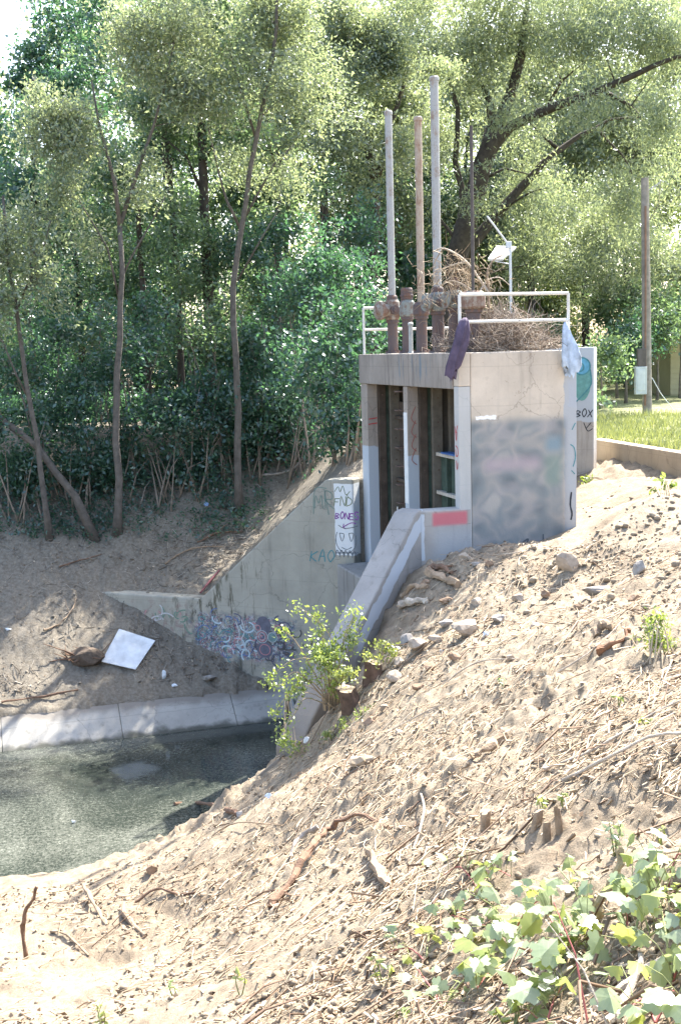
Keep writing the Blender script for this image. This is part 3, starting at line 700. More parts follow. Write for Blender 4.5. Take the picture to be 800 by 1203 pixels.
m = MB(); d2 = np.array([_rwd[0], _rwd[1]]); A0 = RWA-d2*0.1; B0 = RWB+d2*2.5; n2 = _rwn*0.26
b4 = [(A0[0],A0[1],4.2),(B0[0],B0[1],4.2),(B0[0]+n2[0],B0[1]+n2[1],4.2),(A0[0]+n2[0],A0[1]+n2[1],4.2)]
m.hexa(b4, [(a[0],a[1],5.275) for a in b4])
tag(m.build('retaining_wall', concrete('retaining wall concrete', (0.45,0.37,0.27), stain_amt=0.4), None, bevel=0.02), 'low tan concrete retaining wall along the edge of the lawn', 'wall')

# ------------------------------------------------------------------ concrete lining along the far waterline, in slabs
lin = thing('channel_lining', 'sloping strip of concrete slabs along the far waterline', 'lining', to_world(-4, 5.4, 0))
lin.rotation_euler = (0, 0, ANG)
lx = -2.0+4
def lin_dirt(n, l, c):
    s = n.new('ShaderNodeSeparateXYZ'); l.new(wobble(n, l, 0.12, 3), s.inputs[0])
    c = mixc(n, l, math_n(n, l, 'MULTIPLY', smooth(n, l, s.outputs['Z'], 0.30, 0.44), 0.9), c, (0.19,0.17,0.145))
    return mixc(n, l, math_n(n, l, 'SUBTRACT', 1.0, smooth(n, l, s.outputs['Z'], 0.0, 0.10)), c, (0.08,0.08,0.065))
M_lin = concrete('lining concrete', (0.34,0.325,0.29), stain_amt=0.5, patches=lin_dirt)
xs = [2.6, 1.35, -0.9, -3.15, -5.4, -7.7, -10.0]
for k in range(len(xs)-1):
    x1, x0 = xs[k]-0.003, xs[k+1]+0.003; m = MB()
    dz = 0.004*(k % 2)
    m.hexa([(x0,-0.35,-0.5),(x1,-0.35,-0.5),(x1,0.68,0.1),(x0,0.68,0.1)], [(x0,-0.35,-0.15+dz),(x1,-0.35,-0.15+dz),(x1,0.68,0.47+dz),(x0,0.68,0.47+dz)])
    o = m.build('slab', M_lin, None, bevel=0.015); o.parent = lin
# kerb of the near lining, just showing along the water
kb = thing('channel_kerb', 'concrete kerb edge along the near waterline, half buried in soil', 'kerb', to_world(-5, -0.75, 0))
pts = [PZ(*a, 0.06) for a in [(-60,1038),(60,1027),(175,1012)]]
pts2 = [PZ(175,1012,0.06), P(262,944,15.9), P(335,886,15.5)]
for a, b_ in ((pts[0],pts[1]),(pts[1],pts[2]),(pts2[0],pts2[1]),(pts2[1],pts2[2])):
    d_ = V(b_-a); d_.z = 0; d_.normalize(); nn = Vector((d_.y,-d_.x,0))*0.14; m = MB()
    a_, c_ = V(a), V(b_)-d_*0.01
    dn = Vector((0,0,-0.9))
    m.hexa([a_+nn+dn,c_+nn+dn,c_-nn*0.2+dn,a_-nn*0.2+dn],[a_+nn,c_+nn,c_-nn*0.2,a_-nn*0.2]); m.build('kerb_stone', M_lin, kb, bevel=0.01)
# ------------------------------------------------------------------ gate operators on the deck
def rusty(name, a, b, k=0.5, scale=5, rough=0.8):
    m, n, l, bs = mat_new(name, rough); v = coords(n, l)
    f = noise(n, l, v, scale, 8, 0.75); f2 = noise(n, l, coords(n, l, scale=(3,3,0.5)), 3, 5, 0.7)
    c = mixc(n, l, smooth(n, l, math_n(n, l, 'ADD', math_n(n, l, 'MULTIPLY', f, 0.6), math_n(n, l, 'MULTIPLY', f2, 0.4)), k-0.06, k+0.06), a, b)
    c = mixc(n, l, math_n(n, l, 'MULTIPLY', smooth(n, l, noise(n, l, v, 30, 3), 0.55, 0.7), 0.3), c, (0.10,0.06,0.04))
    l.new(c, bs.inputs['Base Color']); bump(n, l, bs, f, 0.3, 0.01); return m
M_ped = rusty('rusted pedestal', (0.095,0.075,0.075), (0.15,0.085,0.06), 0.54)
M_head = rusty('weathered gear casing', (0.26,0.235,0.20), (0.16,0.095,0.07), 0.50, 8)
M_headg = rusty('grey gear casing', (0.20,0.225,0.215), (0.15,0.10,0.08), 0.53, 8)
M_pipew = rusty('white stem cover', (0.31,0.32,0.32), (0.22,0.165,0.125), 0.56, 4, 0.5)
M_piper = rusty('rust stained stem cover', (0.34,0.285,0.23), (0.24,0.155,0.105), 0.53, 3, 0.6)
M_stemd = simple('dark steel stem', (0.075,0.065,0.06), 0.3, 0.6, 6)
def top_z(px, py, x, y):
    w = to_world(x, y); d = w[1]; return float(P(px, py, d)[2])
def operator(y, x, label, col_r, head, pipe=None, cap=None, hm=M_head):
    """head = (z0, z1, radius, reach to the channel side); pipe = (radius, bottom z, top z, material)"""
    t = thing('gate_operator', label, 'gate operator', to_world(x, y, DECK), 'gate operators on the deck')
    t.rotation_euler = (0, 0, ANG)
    def part(m, n, mt, par=None, **k):
        o = m.build(n, mt, None, **k); o.parent = par or t; return o
    h0, h1, hr, reach = head; col_r *= 1.12; hr *= 1.15
    m = MB(); m.lathe((0,0,0), [(col_r*1.55,0),(col_r*1.55,0.035),(col_r*1.04,0.04),(col_r,0.08),(col_r,h0-0.06),(col_r*1.25,h0-0.05),(col_r*1.25,h0)], 16); ped = part(m, 'pedestal', M_ped)
    for k in range(6):
        a = k*math.pi/3; m = MB(); m.lathe((col_r*1.35*math.cos(a), col_r*1.35*math.sin(a), 0.035), [(0.018,0),(0.018,0.025)], 6); part(m, 'bolt', M_rust, ped)
    m = MB(); m.lathe((0,0,h0), [(hr*0.85,0),(hr,0.03),(hr,h1-h0-0.05),(hr*0.75,h1-h0)], 16); hd = part(m, 'gear_head', hm, smooth=False, bevel=0.006)
    if reach:
        zc = (h0+h1)/2-0.01; rr = (h1-h0)*0.42
        m = MB(); m.lathe((-hr*0.5,0,zc), [(rr*0.8,0),(rr*0.8,-reach*0.0+reach*0.55),(rr*1.12,reach*0.56),(rr*1.12,reach*0.78),(rr*0.7,reach*0.8),(rr*0.45,reach)], 14, (-1,-0.25,0)); part(m, 'drive_housing', hm)
        m = MB(); m.lathe((hr*0.4,0,zc-0.02), [(rr*0.6,0),(rr*0.6,0.16),(rr*0.85,0.165),(rr*0.85,0.2)], 12, (0.9,-0.4,0)); part(m, 'motor_flange', M_headg)
        m = MB(); m.lathe((0,-hr*0.9,zc), [(rr*0.55,0),(rr*0.55,0.07),(rr*0.3,0.075),(rr*0.3,0.11)], 12, (0,-1,0)); part(m, 'shaft_cover', M_ped)
    if cap:
        r, z0, z1 = cap
        m = MB(); m.lathe((0,0,z0), [(r*1.02,0),(r*1.02,0.05),(r*1.15,0.055),(r*1.15,0.085),(r,0.09),(r*0.98,z1-z0-0.03),(r*0.8,z1-z0)], 14); part(m, 'cap', M_ped)
    if pipe:
        r, z0, z1, mt = pipe
        m = MB(); m.lathe((0,0,z0-0.12), [(r*1.6,0),(r*1.5,0.08),(r*1.1,0.11)], 14); part(m, 'collar', M_ped)
        m = MB(); m.lathe((0,0,z0-0.02), [(r,0),(r,z1-z0)], 12); pp = part(m, 'stem_cover', mt, smooth=False)
        if r > 0.05:
            m = MB(); m.lathe((0,0,z1-0.03), [(r*1.16,0),(r*1.16,0.055),(r*0.9,0.075)], 12); part(m, 'pipe_cap', mt, pp)
    return t
def hz(px, py, y, x): return top_z(px, py, x, y)-DECK
Y1, Y2, Y3, Y4, Y5, Y6, XO = 4.62, 3.78, 3.02, 2.2, 1.42, 0.62, 0.52
operator(Y1, XO, 'leftmost deck gate operator, carrying a tall pale pipe, gearbox jutting left', 0.088, (hz(460,376,Y1,XO), hz(460,352,Y1,XO), 0.12, 0.30), (0.068, hz(460,346,Y1,XO), hz(457,133,Y1,XO), M_pipew))
operator(Y2, XO, 'short capped gate operator without a pipe, second from the left', 0.088, (hz(478,372,Y2,XO), hz(478,352,Y2,XO), 0.12, 0.0), None, (0.115, hz(478,352,Y2,XO), hz(478,338,Y2,XO)), M_headg)
operator(Y3, XO, 'gate operator under the rust stained brown pipe', 0.088, (hz(495,371,Y3,XO), hz(495,355,Y3,XO), 0.13, 0.0), (0.066, hz(495,356,Y3,XO), hz(491,140,Y3,XO), M_piper), None, M_ped)
operator(Y4, XO, 'gate operator under the tallest white pipe, grey gearbox', 0.092, (hz(513,366,Y4,XO), hz(513,343,Y4,XO), 0.125, 0.22), (0.072, hz(513,336,Y4,XO), hz(508,93,Y4,XO), M_pipew), None, M_headg)
operator(Y5, XO, 'capped gate operator half behind the hanging purple cloth', 0.09, (hz(535,362,Y5,XO), hz(535,341,Y5,XO), 0.12, 0.14), None, (0.08, hz(540,341,Y5,XO), hz(540,326,Y5,XO)), M_headg)
operator(Y6, XO, 'rightmost gate operator with a thin dark stem, beside the dry brush', 0.10, (hz(558,363,Y6,XO), hz(558,342,Y6,XO), 0.17, 0.0), (0.027, hz(560,342,Y6,XO), hz(557,146,Y6,XO), M_stemd), None, M_head)
# small grey conduit standing on the deck between the operators
cd = to_world(0.42, 3.32, DECK); m = MB(); m.lathe(cd, [(0.055,0),(0.055,0.02),(0.038,0.03),(0.038,0.5),(0.05,0.5),(0.05,0.54),(0.02,0.56)], 10)
tag(m.build('conduit', simple('grey conduit', (0.34,0.36,0.35), 0.2, 0.5, 9), None), 'short grey conduit standing between two rusty gate operators', 'conduit')

# ------------------------------------------------------------------ hanging cloths
def cloth(name, label, pts, widths, col, seed, thick=0.03):
    """gathered fabric hanging down a line of points; each row is a folded closed strip"""
    r = random.Random(seed); n = 22; vs = []; fs = []
    ph = [r.uniform(0, 6.28) for _ in range(4)]
    for i, (p, w) in enumerate(zip(pts, widths)):
        p = V(p)
        for k in range(n):
            a = 2*math.pi*k/n; t = i/(len(pts)-1)
            fold = 1+0.34*math.sin(5*a+ph[0]+1.6*t)+0.22*math.sin(9*a+ph[1]-2.5*t)+0.12*math.sin(3*a+7*t+ph[3])
            x = math.cos(a)*w*fold; y = math.sin(a)*w*0.45*fold
            dz = 0.08*math.sin(2*a+ph[2])+0.03*math.sin(7*a) if i in (len(pts)-1,) else 0
            vs.append(p+Vector((x, y, dz)))
    for i in range(len(pts)-1):
        for k in range(n):
            k2 = (k+1) % n; fs.append((i*n+k, i*n+k2, (i+1)*n+k2, (i+1)*n+k))
    fs.append(tuple(reversed(range(n)))); m = MB(); m.add(vs, fs)
    mt, nn, ll, b = mat_new(name+' fabric', 0.9)
    v = coords(nn, ll); f = noise(nn, ll, v, 7, 5)
    ll.new(ramp(nn, ll, f, [(0.3, [c*0.7 for c in col]), (0.7, [min(1,c*1.3) for c in col])]), b.inputs['Base Color'])
    bump(nn, ll, b, noise(nn, ll, coords(nn, ll, scale=(3,3,0.6)), 8, 4), 0.5, 0.03)
    o = m.build(name, mt, None, smooth=True); return tag(o, label, 'cloth')
zr = DECK+0.47
w0 = to_world(0.10, -0.05); yd = w0[1]
def cp(px, py, d): return P(px, py, d)
cloth('purple_cloth', 'dark purple garment hung over the corner of the guard rail', [cp(546,373,18.5), cp(545,377,18.42), cp(543,390,18.38), cp(540,404,18.36), cp(536,418,18.33), cp(533,430,18.33), cp(530,441,18.33)],
      [0.02,0.06,0.085,0.09,0.085,0.085,0.075], (0.085,0.065,0.10), 3)
cloth('pale_blue_cloth', 'pale blue cloth knotted on the right end of the guard rail', [cp(664,378,18.95), cp(664,383,18.93), cp(666,395,18.91), cp(668,408,18.9), cp(669,420,18.9), cp(670,430,18.9), cp(670,437,18.9)],
      [0.02,0.04,0.07,0.10,0.115,0.115,0.09], (0.42,0.50,0.60), 8)

# ------------------------------------------------------------------ solar mast, utility pole, house
md = 21.5
base = P(601, 412, md); tp = P(599, 287, md)
so = thing('solar_mast', 'slim steel mast with a tilted solar panel and an antenna, behind the brush', 'mast', (base[0], base[1], 4.5))
M_galv = simple('galvanised steel', (0.48,0.52,0.55), 0.12, 0.4, 12, metal=0.2, bumpy=0.05)
m = MB(); m.tube([V((base[0],base[1],4.4)), V(tp)], 0.024, 10); m.build('mast_pole', M_galv, so)
m = MB(); a = P(599,290,md); b_ = P(572,254,md-0.15); m.tube([V(a), V(b_)], 0.016, 8); m.build('antenna_boom', M_galv, so)
m = MB(); c_ = P(597,285,md); m.box(c_[0]-0.045,c_[0]+0.05,c_[1]-0.05,c_[1]+0.05,c_[2]-0.10,c_[2]+0.02); m.build('mount_box', M_galv, so, bevel=0.01)
q = [P(573,305,md-0.05),P(590,305,md-0.05),P(606,291,md+0.45),P(583,290,md+0.45)]; nrm = (V(q[1])-V(q[0])).cross(V(q[3])-V(q[0])).normalized()
m = MB(); m.hexa([V(k)-nrm*0.02 for k in q], [V(k)+nrm*0.02 for k in q]); m.build('panel_frame', M_galv, so)
m = MB(); ce = sum((V(k) for k in q), Vector())/4; qi = [ce+(V(k)-ce)*0.9 for k in q]; m.hexa([k+nrm*0.021 for k in qi],[k+nrm*0.026 for k in qi]); m.build('solar_cells', simple('solar cells', (0.02,0.03,0.06), 0.2, 0.2, 12), so)
m = MB(); m.hexa([k-nrm*0.030 for k in qi],[k-nrm*0.022 for k in qi]); m.build('panel_back', simple('panel back', (0.36,0.36,0.34), 0.15, 0.6, 8), so)
for k in (0, 1):
    m = MB(); m.tube([V(q[0])*0.5+V(q[1])*0.5-nrm*0.03 if k else V(q[3])*0.6+V(q[2])*0.4-nrm*0.03, V(P(598,300+k*10,md))], 0.01, 6); m.build('panel_strut', M_galv, so)
pd = 35.0; pb = P(760,484,pd); pt = P(757,209,pd)
up = thing('utility_pole', 'weathered wooden utility pole with a meter box on the lawn', 'utility pole', pb)
M_wood = simple('weathered wood', (0.27,0.24,0.21), 0.3, 0.9, 6)
m = MB(); m.tube([V(pb)-Vector((0,0,0.4)), V(pb)*0.5+V(pt)*0.5, V(pt)], [0.14,0.125,0.11], 12); m.build('pole', M_wood, up)
m = MB(); zb, zt = pb[2], pt[2]
cx_, cy_ = pb[0]-0.05, pb[1]-0.17
m.tube([(cx_-0.06,cy_,zb+0.2),(cx_-0.07,cy_,zb+3.2),(cx_-0.09,cy_+0.01,zt-0.8)], 0.03, 8); m.build('conduit', simple('rusty conduit', (0.22,0.13,0.09), 0.3, 0.8, 6), up)
def bx(c, sx, sy, sz, name, mat, par):
    m = MB(); m.box(c[0]-sx/2,c[0]+sx/2,c[1]-sy/2,c[1]+sy/2,c[2]-sz/2,c[2]+sz/2); return m.build(name, mat, par, bevel=0.015)
e = P(752,447,34.7); mb_ = bx(e, 0.32, 0.22, 0.80, 'meter_box', simple('box paint', (0.55,0.57,0.55), 0.1, 0.5, 5), up)
bx((e[0]-0.01,e[1]-0.11,e[2]+0.02), 0.22, 0.02, 0.6, 'box_door', simple('box door paint', (0.60,0.62,0.60), 0.1, 0.5, 5), mb_)
e2 = P(753,420,34.7); bx(e2, 0.24, 0.18, 0.5, 'switch_box', simple('dark box', (0.12,0.10,0.09), 0.3, 0.6, 5), up)
m = MB(); m.tube([V(pt)+Vector((0.1,0,-0.35)), V(pt)+Vector((0.5,0.2,-0.1)), V(pt)+Vector((0.8,1.5,-0.6)), V(pt)+Vector((1.3,6,-1.2)), V(pt)+Vector((2.6,14,-1.2))], 0.016, 5); m.build('service_wire', simple('grey cable', (0.3,0.3,0.3), 0.1, 0.6), up)
m = MB(); m.tube([V(pb)+Vector((0.1,-0.1,1.0)), V(pb)+Vector((0.35,-0.1,0.55)), V(pb)+Vector((0.8,0.1,0.02))], 0.012, 5); m.build('guy_wire', M_galv, up)
# pale yellow house far right
hd = 46.0; h0 = P(787,468,hd); 
hs = thing('house', 'pale yellow house with a dark window, glimpsed through trees behind the utility pole', 'house', (h0[0]+3, hd+3, 5.2))
hx = h0[0]; M_ywall = simple('yellow siding', (0.50,0.42,0.24), 0.08, 0.8, 2)
m = MB(); m.box(hx, hx+9, hd, hd+7, 4.9, 7.7); m.build('wall', M_ywall, hs)
for k in range(12):
    z = 5.3+k*0.2
    m = MB(); m.hexa([(hx-0.01,hd-0.035,z),(hx+9,hd-0.035,z),(hx+9,hd-0.003,z),(hx-0.01,hd-0.003,z)],[(hx-0.01,hd-0.012,z+0.19),(hx+9,hd-0.012,z+0.19),(hx+9,hd-0.003,z+0.19),(hx-0.01,hd-0.003,z+0.19)]); m.build('siding_board', M_ywall, hs)
m = MB(); m.add([(hx-0.5,hd-0.6,7.6),(hx+9.5,hd-0.6,7.6),(hx+9.5,hd+7.6,7.6),(hx-0.5,hd+7.6,7.6),(hx-0.5,hd+3.5,8.6),(hx+9.5,hd+3.5,8.6)], [(0,1,5,4),(2,3,4,5),(0,4,3),(1,2,5),(3,2,1,0)]); m.build('roof', simple('roof shingle', (0.12,0.11,0.10), 0.2, 0.9, 4), hs)
for wx in (0.45, 3.2, 6.0):
    m = MB(); m.box(hx+wx, hx+wx+0.9, hd-0.08, hd-0.02, 6.15, 7.35); w_ = m.build('window', M_white, hs)
    m = MB(); m.box(hx+wx+0.08, hx+wx+0.82, hd-0.095, hd-0.081, 6.23, 7.27); m.build('pane', simple('dark glass', (0.03,0.035,0.04), 0.2, 0.1), w_)
# ------------------------------------------------------------------ trees
def leaf_mat(name, dif, trans, tmix=0.45):
    m = bpy.data.materials.new(name); m.use_nodes = True; n = m.node_tree.nodes; l = m.node_tree.links
    n.remove(n['Principled BSDF']); out = n['Material Output']
    g = n.new('ShaderNodeNewGeometry')
    v = coords(n, l); cl = noise(n, l, v, 0.9, 3)
    k = math_n(n, l, 'ADD', math_n(n, l, 'MULTIPLY', g.outputs['Random Per Island'], 0.6), math_n(n, l, 'MULTIPLY', cl, 0.5))
    cd = ramp(n, l, k, [(0.15, [c*0.55 for c in dif]), (0.5, dif), (0.85, [min(1, dif[0]*1.7), min(1, dif[1]*1.5), dif[2]*1.45])])
    ct = ramp(n, l, k, [(0.15, [c*0.65 for c in trans]), (0.5, trans), (0.85, [min(1, trans[0]*1.5), min(1, trans[1]*1.35), trans[2]*1.2])])
    d = n.new('ShaderNodeBsdfDiffuse'); t = n.new('ShaderNodeBsdfTranslucent'); gl = n.new('ShaderNodeBsdfGlossy'); gl.inputs['Roughness'].default_value = 0.38
    gl.inputs['Color'].default_value = (0.9,0.95,1,1)
    l.new(cd, d.inputs['Color']); l.new(ct, t.inputs['Color'])
    m1 = n.new('ShaderNodeMixShader'); m1.inputs[0].default_value = tmix; l.new(d.outputs[0], m1.inputs[1]); l.new(t.outputs[0], m1.inputs[2])
    m2 = n.new('ShaderNodeMixShader'); m2.inputs[0].default_value = 0.06; l.new(m1.outputs[0], m2.inputs[1]); l.new(gl.outputs[0], m2.inputs[2])
    l.new(m2.outputs[0], out.inputs['Surface']); return m
L_willow = leaf_mat('willow leaf', (0.14,0.178,0.115), (0.33,0.41,0.19), 0.48)
L_mid = leaf_mat('green leaf', (0.075,0.130,0.075), (0.22,0.35,0.13), 0.46)
L_dark = leaf_mat('dark green leaf', (0.038,0.090,0.065), (0.09,0.22,0.08), 0.40)
L_bright = leaf_mat('bright leaf', (0.12,0.17,0.075), (0.36,0.45,0.12), 0.5)
B_grey = simple('grey bark', (0.105,0.092,0.078), 0.35, 0.95, 8, bumpy=0.8)
B_dark = simple('dark bark', (0.060,0.050,0.040), 0.4, 0.95, 6, bumpy=0.8)
B_twig = simple('shrub stem', (0.20,0.165,0.13), 0.3, 0.95, 8)

def leaf_verts(pos, size, ratio, droop, rg, fold=False):
    """diamond leaves at pos (N,3): returns verts (N*4,3), faces (N,4)"""
    N = len(pos)
    ax = rg.normal(size=(N,3)); ax[:,2] -= droop; ax /= np.linalg.norm(ax, axis=1)[:,None]
    up = rg.normal(size=(N,3))*0.8 + np.array([0,0,0.7])
    sd = np.cross(ax, up); sd /= np.maximum(np.linalg.norm(sd, axis=1), 1e-6)[:,None]
    L_ = size*rg.uniform(0.65, 1.35, N)[:,None]; W_ = L_*ratio*0.5
    nr = np.cross(sd, ax)
    v = np.stack([pos-ax*L_*0.5, pos+sd*W_-nr*W_*0.25, pos+ax*L_*0.5, pos-sd*W_-nr*W_*0.25], 1).reshape(-1,3)
    f = np.arange(N*4).reshape(-1,4)
    return v, f
def blob(px, py, d, rpx, rpy, od=1.3, rd=None):
    c = P(px, py, d); s = d/FPX
    return (c, np.array([rpx*s, (rd if rd else 0.5*(rpx+rpy)*s), rpy*s]), od)
def crown_points(blobs, leaf_area, rg, per=55, sig=0.28, hole=0.0):
    """cluster centres and leaf positions for a set of ellipsoids"""
    cs = []; ps = []
    for c, r, od in blobs:
        n = int(od*math.pi*r[0]*r[2]/(leaf_area*0.5)); k = max(4, n//per)
        got = 0; pts = []; tries = 0
        while got < k:
            tries += 1
            u = rg.normal(size=(k*2,3)); u /= np.linalg.norm(u, axis=1)[:,None]
            u *= (rg.uniform(0.05,1,len(u))**(1/2.4))[:,None]
            if tries == 1: sub = rg.normal(size=(7,3)); sub = sub/np.linalg.norm(sub,axis=1)[:,None]*rg.uniform(0.3,0.8,(7,1))
            q = c+r*(sub[rg.integers(0,7,len(u))]+u*0.48)
            hn = vnoise(q[:,0]*0.9+q[:,1]*0.45, q[:,2]*0.9-q[:,1]*0.3)
            q = q[hn > (hole-0.35 if tries < 6 else -9)]
            pts.append(q); got += len(q)
        cc = np.concatenate(pts)[:k]; cs.append(cc)
        s = sig*rg.uniform(0.6,1.4,len(cc))
        dr = rg.normal(size=(len(cc),3)); dr[:,2] = dr[:,2]*0.5-0.35; dr /= np.linalg.norm(dr,axis=1)[:,None]
        off = rg.normal(size=(len(cc),per,3))*s[:,None,None]*0.5 + dr[:,None,:]*(rg.uniform(-0.6,1.0,(len(cc),per,1))*s[:,None,None]*2.6)
        ps.append((cc[:,None,:]+off).reshape(-1,3))
    return np.concatenate(cs), np.concatenate(ps)
def resample(pts, step=0.5):
    out = []
    for a, b in zip(pts[:-1], pts[1:]):
        k = max(1, int(np.linalg.norm(b-a)/step))
        for i in range(k): out.append(a+(b-a)*i/k)
    out.append(pts[-1]); return np.array(out)
def wiggle(pts, amp, rg):
    p = resample(pts, 0.6); n = len(p)
    if n > 2:
        w = rg.normal(size=(n,3))*amp; w = (w+np.roll(w,1,0)+np.roll(w,-1,0))/2; w[0] = 0; w[-1] = 0; p = p+w
    return p
def tree(name, label, cat, trunks, blobs, lm, bm, seed, leaf=0.11, ratio=0.45, droop=0.2, sig=0.28, per=55, twig=0.011, hole=0.0, group=None, maxbr=170, crown='crown', trunkname='trunk'):
    """trunks: list of (points, r0, r1); blobs: foliage masses; twigs join them"""
    rg = np.random.default_rng(seed)
    base = trunks[0][0][0]
    t = thing(name, label, cat, base, group)
    mb = MB(); nodes = []; nrad = []
    for i, (pts, r0, r1) in enumerate(trunks):
        p = wiggle([np.array(q, float) for q in pts], 0.03 if i == 0 else 0.05, rg)
        rr = np.linspace(r0, r1, len(p))
        if i == 0: rr[0] *= 1.6; p[0,2] -= 0.25
        mb.tube([V(q) for q in p], list(rr), 9 if r0 > 0.05 else 6)
        nodes.append(p[max(1,len(p)//4):] if i == 0 else p); nrad.append(rr[-len(nodes[-1]):])
    nodes = np.concatenate(nodes); nrad = np.concatenate(nrad)
    cs, ps = crown_points(blobs, leaf*leaf*ratio*0.5, rg, per, sig, hole)
    pick = cs if len(cs) <= maxbr else cs[rg.permutation(len(cs))[:maxbr]]
    d0 = np.array([np.min(np.linalg.norm(nodes-c, axis=1)) for c in pick])
    for ci in np.argsort(d0):
        c = pick[ci]
        dd = np.linalg.norm(nodes-c, axis=1) + np.maximum(nodes[:,2]-c[2], 0)*1.2
        j = int(np.argmin(dd)); a = nodes[j]; ln = np.linalg.norm(c-a)
        if ln < 0.15: continue
        mid = a*0.5+c*0.5 + rg.normal(size=3)*ln*0.10 + np.array([0,0,0.08*ln])
        ts_ = np.linspace(0,1,max(4,int(ln/0.4)))[:,None]
        br = a*(1-ts_)**2+2*mid*ts_*(1-ts_)+c*ts_**2
        r0 = min(nrad[j]*0.75, twig*(1+0.8*ln)); rr = np.linspace(r0, max(0.004, r0*0.35), len(br))
        mb.tube([V(q) for q in br], list(rr), 5 if r0 > 0.02 else 4, cap=False)
        nodes = np.concatenate([nodes, br[1:]]); nrad = np.concatenate([nrad, rr[1:]])
    mb.build(trunkname, bm, t, smooth=True)
    v, f = leaf_verts(ps, leaf, ratio, droop, rg)
    np_mesh(crown, v, f, lm, t)
    return t
def pl(d, *pp): return [P(x, y, d if not isinstance(d, (list, tuple)) else d[i]) for i, (x, y) in enumerate(pp)]
def from_ground(px, py, d, *pp):
    g0 = gp(px, py); pts = [g0]+[P(x, y, g0[1]+(d*i/len(pp))) for i, (x, y) in enumerate(pp, 1)]
    return pts, g0[1]
GRP = 'trees on the far bank'
# slender tree with straight pale trunk, left
p, d = from_ground(137, 628, 0.3, (139,560),(137,480),(141,400),(143,320),(141,265))
e = p[-1][1]
tree('slender_tree', 'slender grey tree with straight trunk forking high up, left of the bank', 'tree',
     [(p,0.095,0.055), ([p[-1],*pl(e,(133,215),(118,150),(108,95))],0.055,0.02), ([p[-1],*pl(e+0.3,(152,225),(165,180),(190,110),(205,50))],0.055,0.02), (pl(e,(140,350),(128,290),(90,230)),0.03,0.012), (pl(e,(142,330),(175,270),(195,230)),0.03,0.012)],
     [blob(125,115,27.5,70,60,1.2),blob(75,175,27.3,55,45,1.1),blob(185,110,27.8,55,55,1.1),blob(140,25,27.6,85,55,1.2),blob(170,210,27.6,50,40,0.7),blob(100,290,27.6,40,40,0.4),blob(130,-50,27.6,80,45,0.6)],
     L_willow, B_grey, 21, 0.10, 0.42, hole=0.22, group=GRP)
p, d = from_ground(281, 598, 0.4, (279,520),(277,420),(276,340),(283,270),(291,205),(306,140),(318,70),(325,0))
e = p[-1][1]
tree('slender_tree', 'slender grey tree leaning right near its top, right of the bare shrub', 'tree',
     [(p,0.092,0.04), (pl(e,(283,270),(262,205),(245,150)),0.04,0.015), (pl(e,(284,262),(320,195),(345,170)),0.04,0.015), (pl(e,(300,160),(285,110),(270,60)),0.035,0.015), (pl(e,(279,330),(305,285),(325,250)),0.03,0.012)],
     [blob(300,70,28.8,75,60,1.1),blob(245,120,28.6,55,45,1.0),blob(360,105,28.8,55,50,1.0),blob(330,-10,28.8,95,50,1.2),blob(265,210,28.6,45,35,0.6),blob(335,220,28.8,45,40,0.6),blob(230,30,28.5,60,45,1.1),blob(310,-70,28.8,90,45,0.6)],
     L_willow, B_grey, 22, 0.10, 0.42, hole=0.22, group=GRP)
p, d = from_ground(60, 636, 0.2, (48,550),(32,450),(20,350),(8,280),(4,230)); e = p[-1][1]
tree('slender_tree', 'thin dark tree leaning left at the left edge of the wood', 'tree',
     [(p,0.07,0.03), (pl(e,(22,360),(50,300),(60,260)),0.03,0.012), (pl(e,(35,470),(5,400),(-20,370)),0.03,0.012)],
     [blob(25,270,26.8,50,50,1.2),blob(0,360,26.8,40,50,0.9),blob(60,230,27,45,40,1.0),blob(-40,250,26.8,60,70,1.1),blob(70,330,27,40,40,0.7)],
     L_willow, B_grey, 23, 0.10, 0.42, hole=0.22, group=GRP)
p, d = from_ground(116, 630, 0.2, (88,583),(45,528),(0,492),(-45,455),(-80,400)); e = p[-1][1]
tree('leaning_tree', 'trunk leaning steeply left, crossing behind the thin dark tree', 'tree',
     [(p,0.095,0.055), (pl(e,(-10,485),(-30,430),(-35,380)),0.04,0.02)],
     [blob(-70,370,27.2,70,60,1.2),blob(-30,330,27.2,45,40,0.8)], L_mid, B_grey, 24, 0.11, 0.45, group=GRP)
# darker trunks deeper in the wood
deep = [((248,560),[(247,450),(246,350),(240,260),(237,180),(238,105)],33,0.16,'thick dark trunk left of the middle, deep in the wood',[(240,70,80,60),(200,160,60,50),(275,150,50,50),(235,-20,90,60)],L_mid),
        ((178,560),[(176,460),(172,380),(163,300),(160,220)],31.5,0.09,'thin dark trunk behind the slender tree on the left',[(165,200,55,50),(120,260,45,45),(200,270,45,45)],L_mid),
        ((215,560),[(213,450),(210,350),(203,250),(196,170),(190,120)],34,0.11,'dark narrow trunk between two paler trees in the wood',[(195,120,55,55),(180,40,70,60)],L_willow),
        ((98,560),[(97,470),(96,400),(92,320),(85,230)],33,0.10,'dark trunk deep in shade on the left of the wood',[(85,210,60,60),(60,130,50,60),(110,300,45,40)],L_mid),
        ((372,560),[(380,470),(385,380),(386,300),(380,215)],36,0.17,'dark tree sending one long arching limb to the left',[(380,130,60,60),(330,150,50,40),(260,125,50,35),(420,200,40,40)],L_willow),
        ((432,480),[(436,400),(438,330),(440,260),(441,210)],37,0.20,'dark forked trunk seen left of the tall pipes',[(430,90,80,60),(480,70,60,60),(390,60,60,50),(440,0,100,60),(470,170,40,40)],L_willow)]
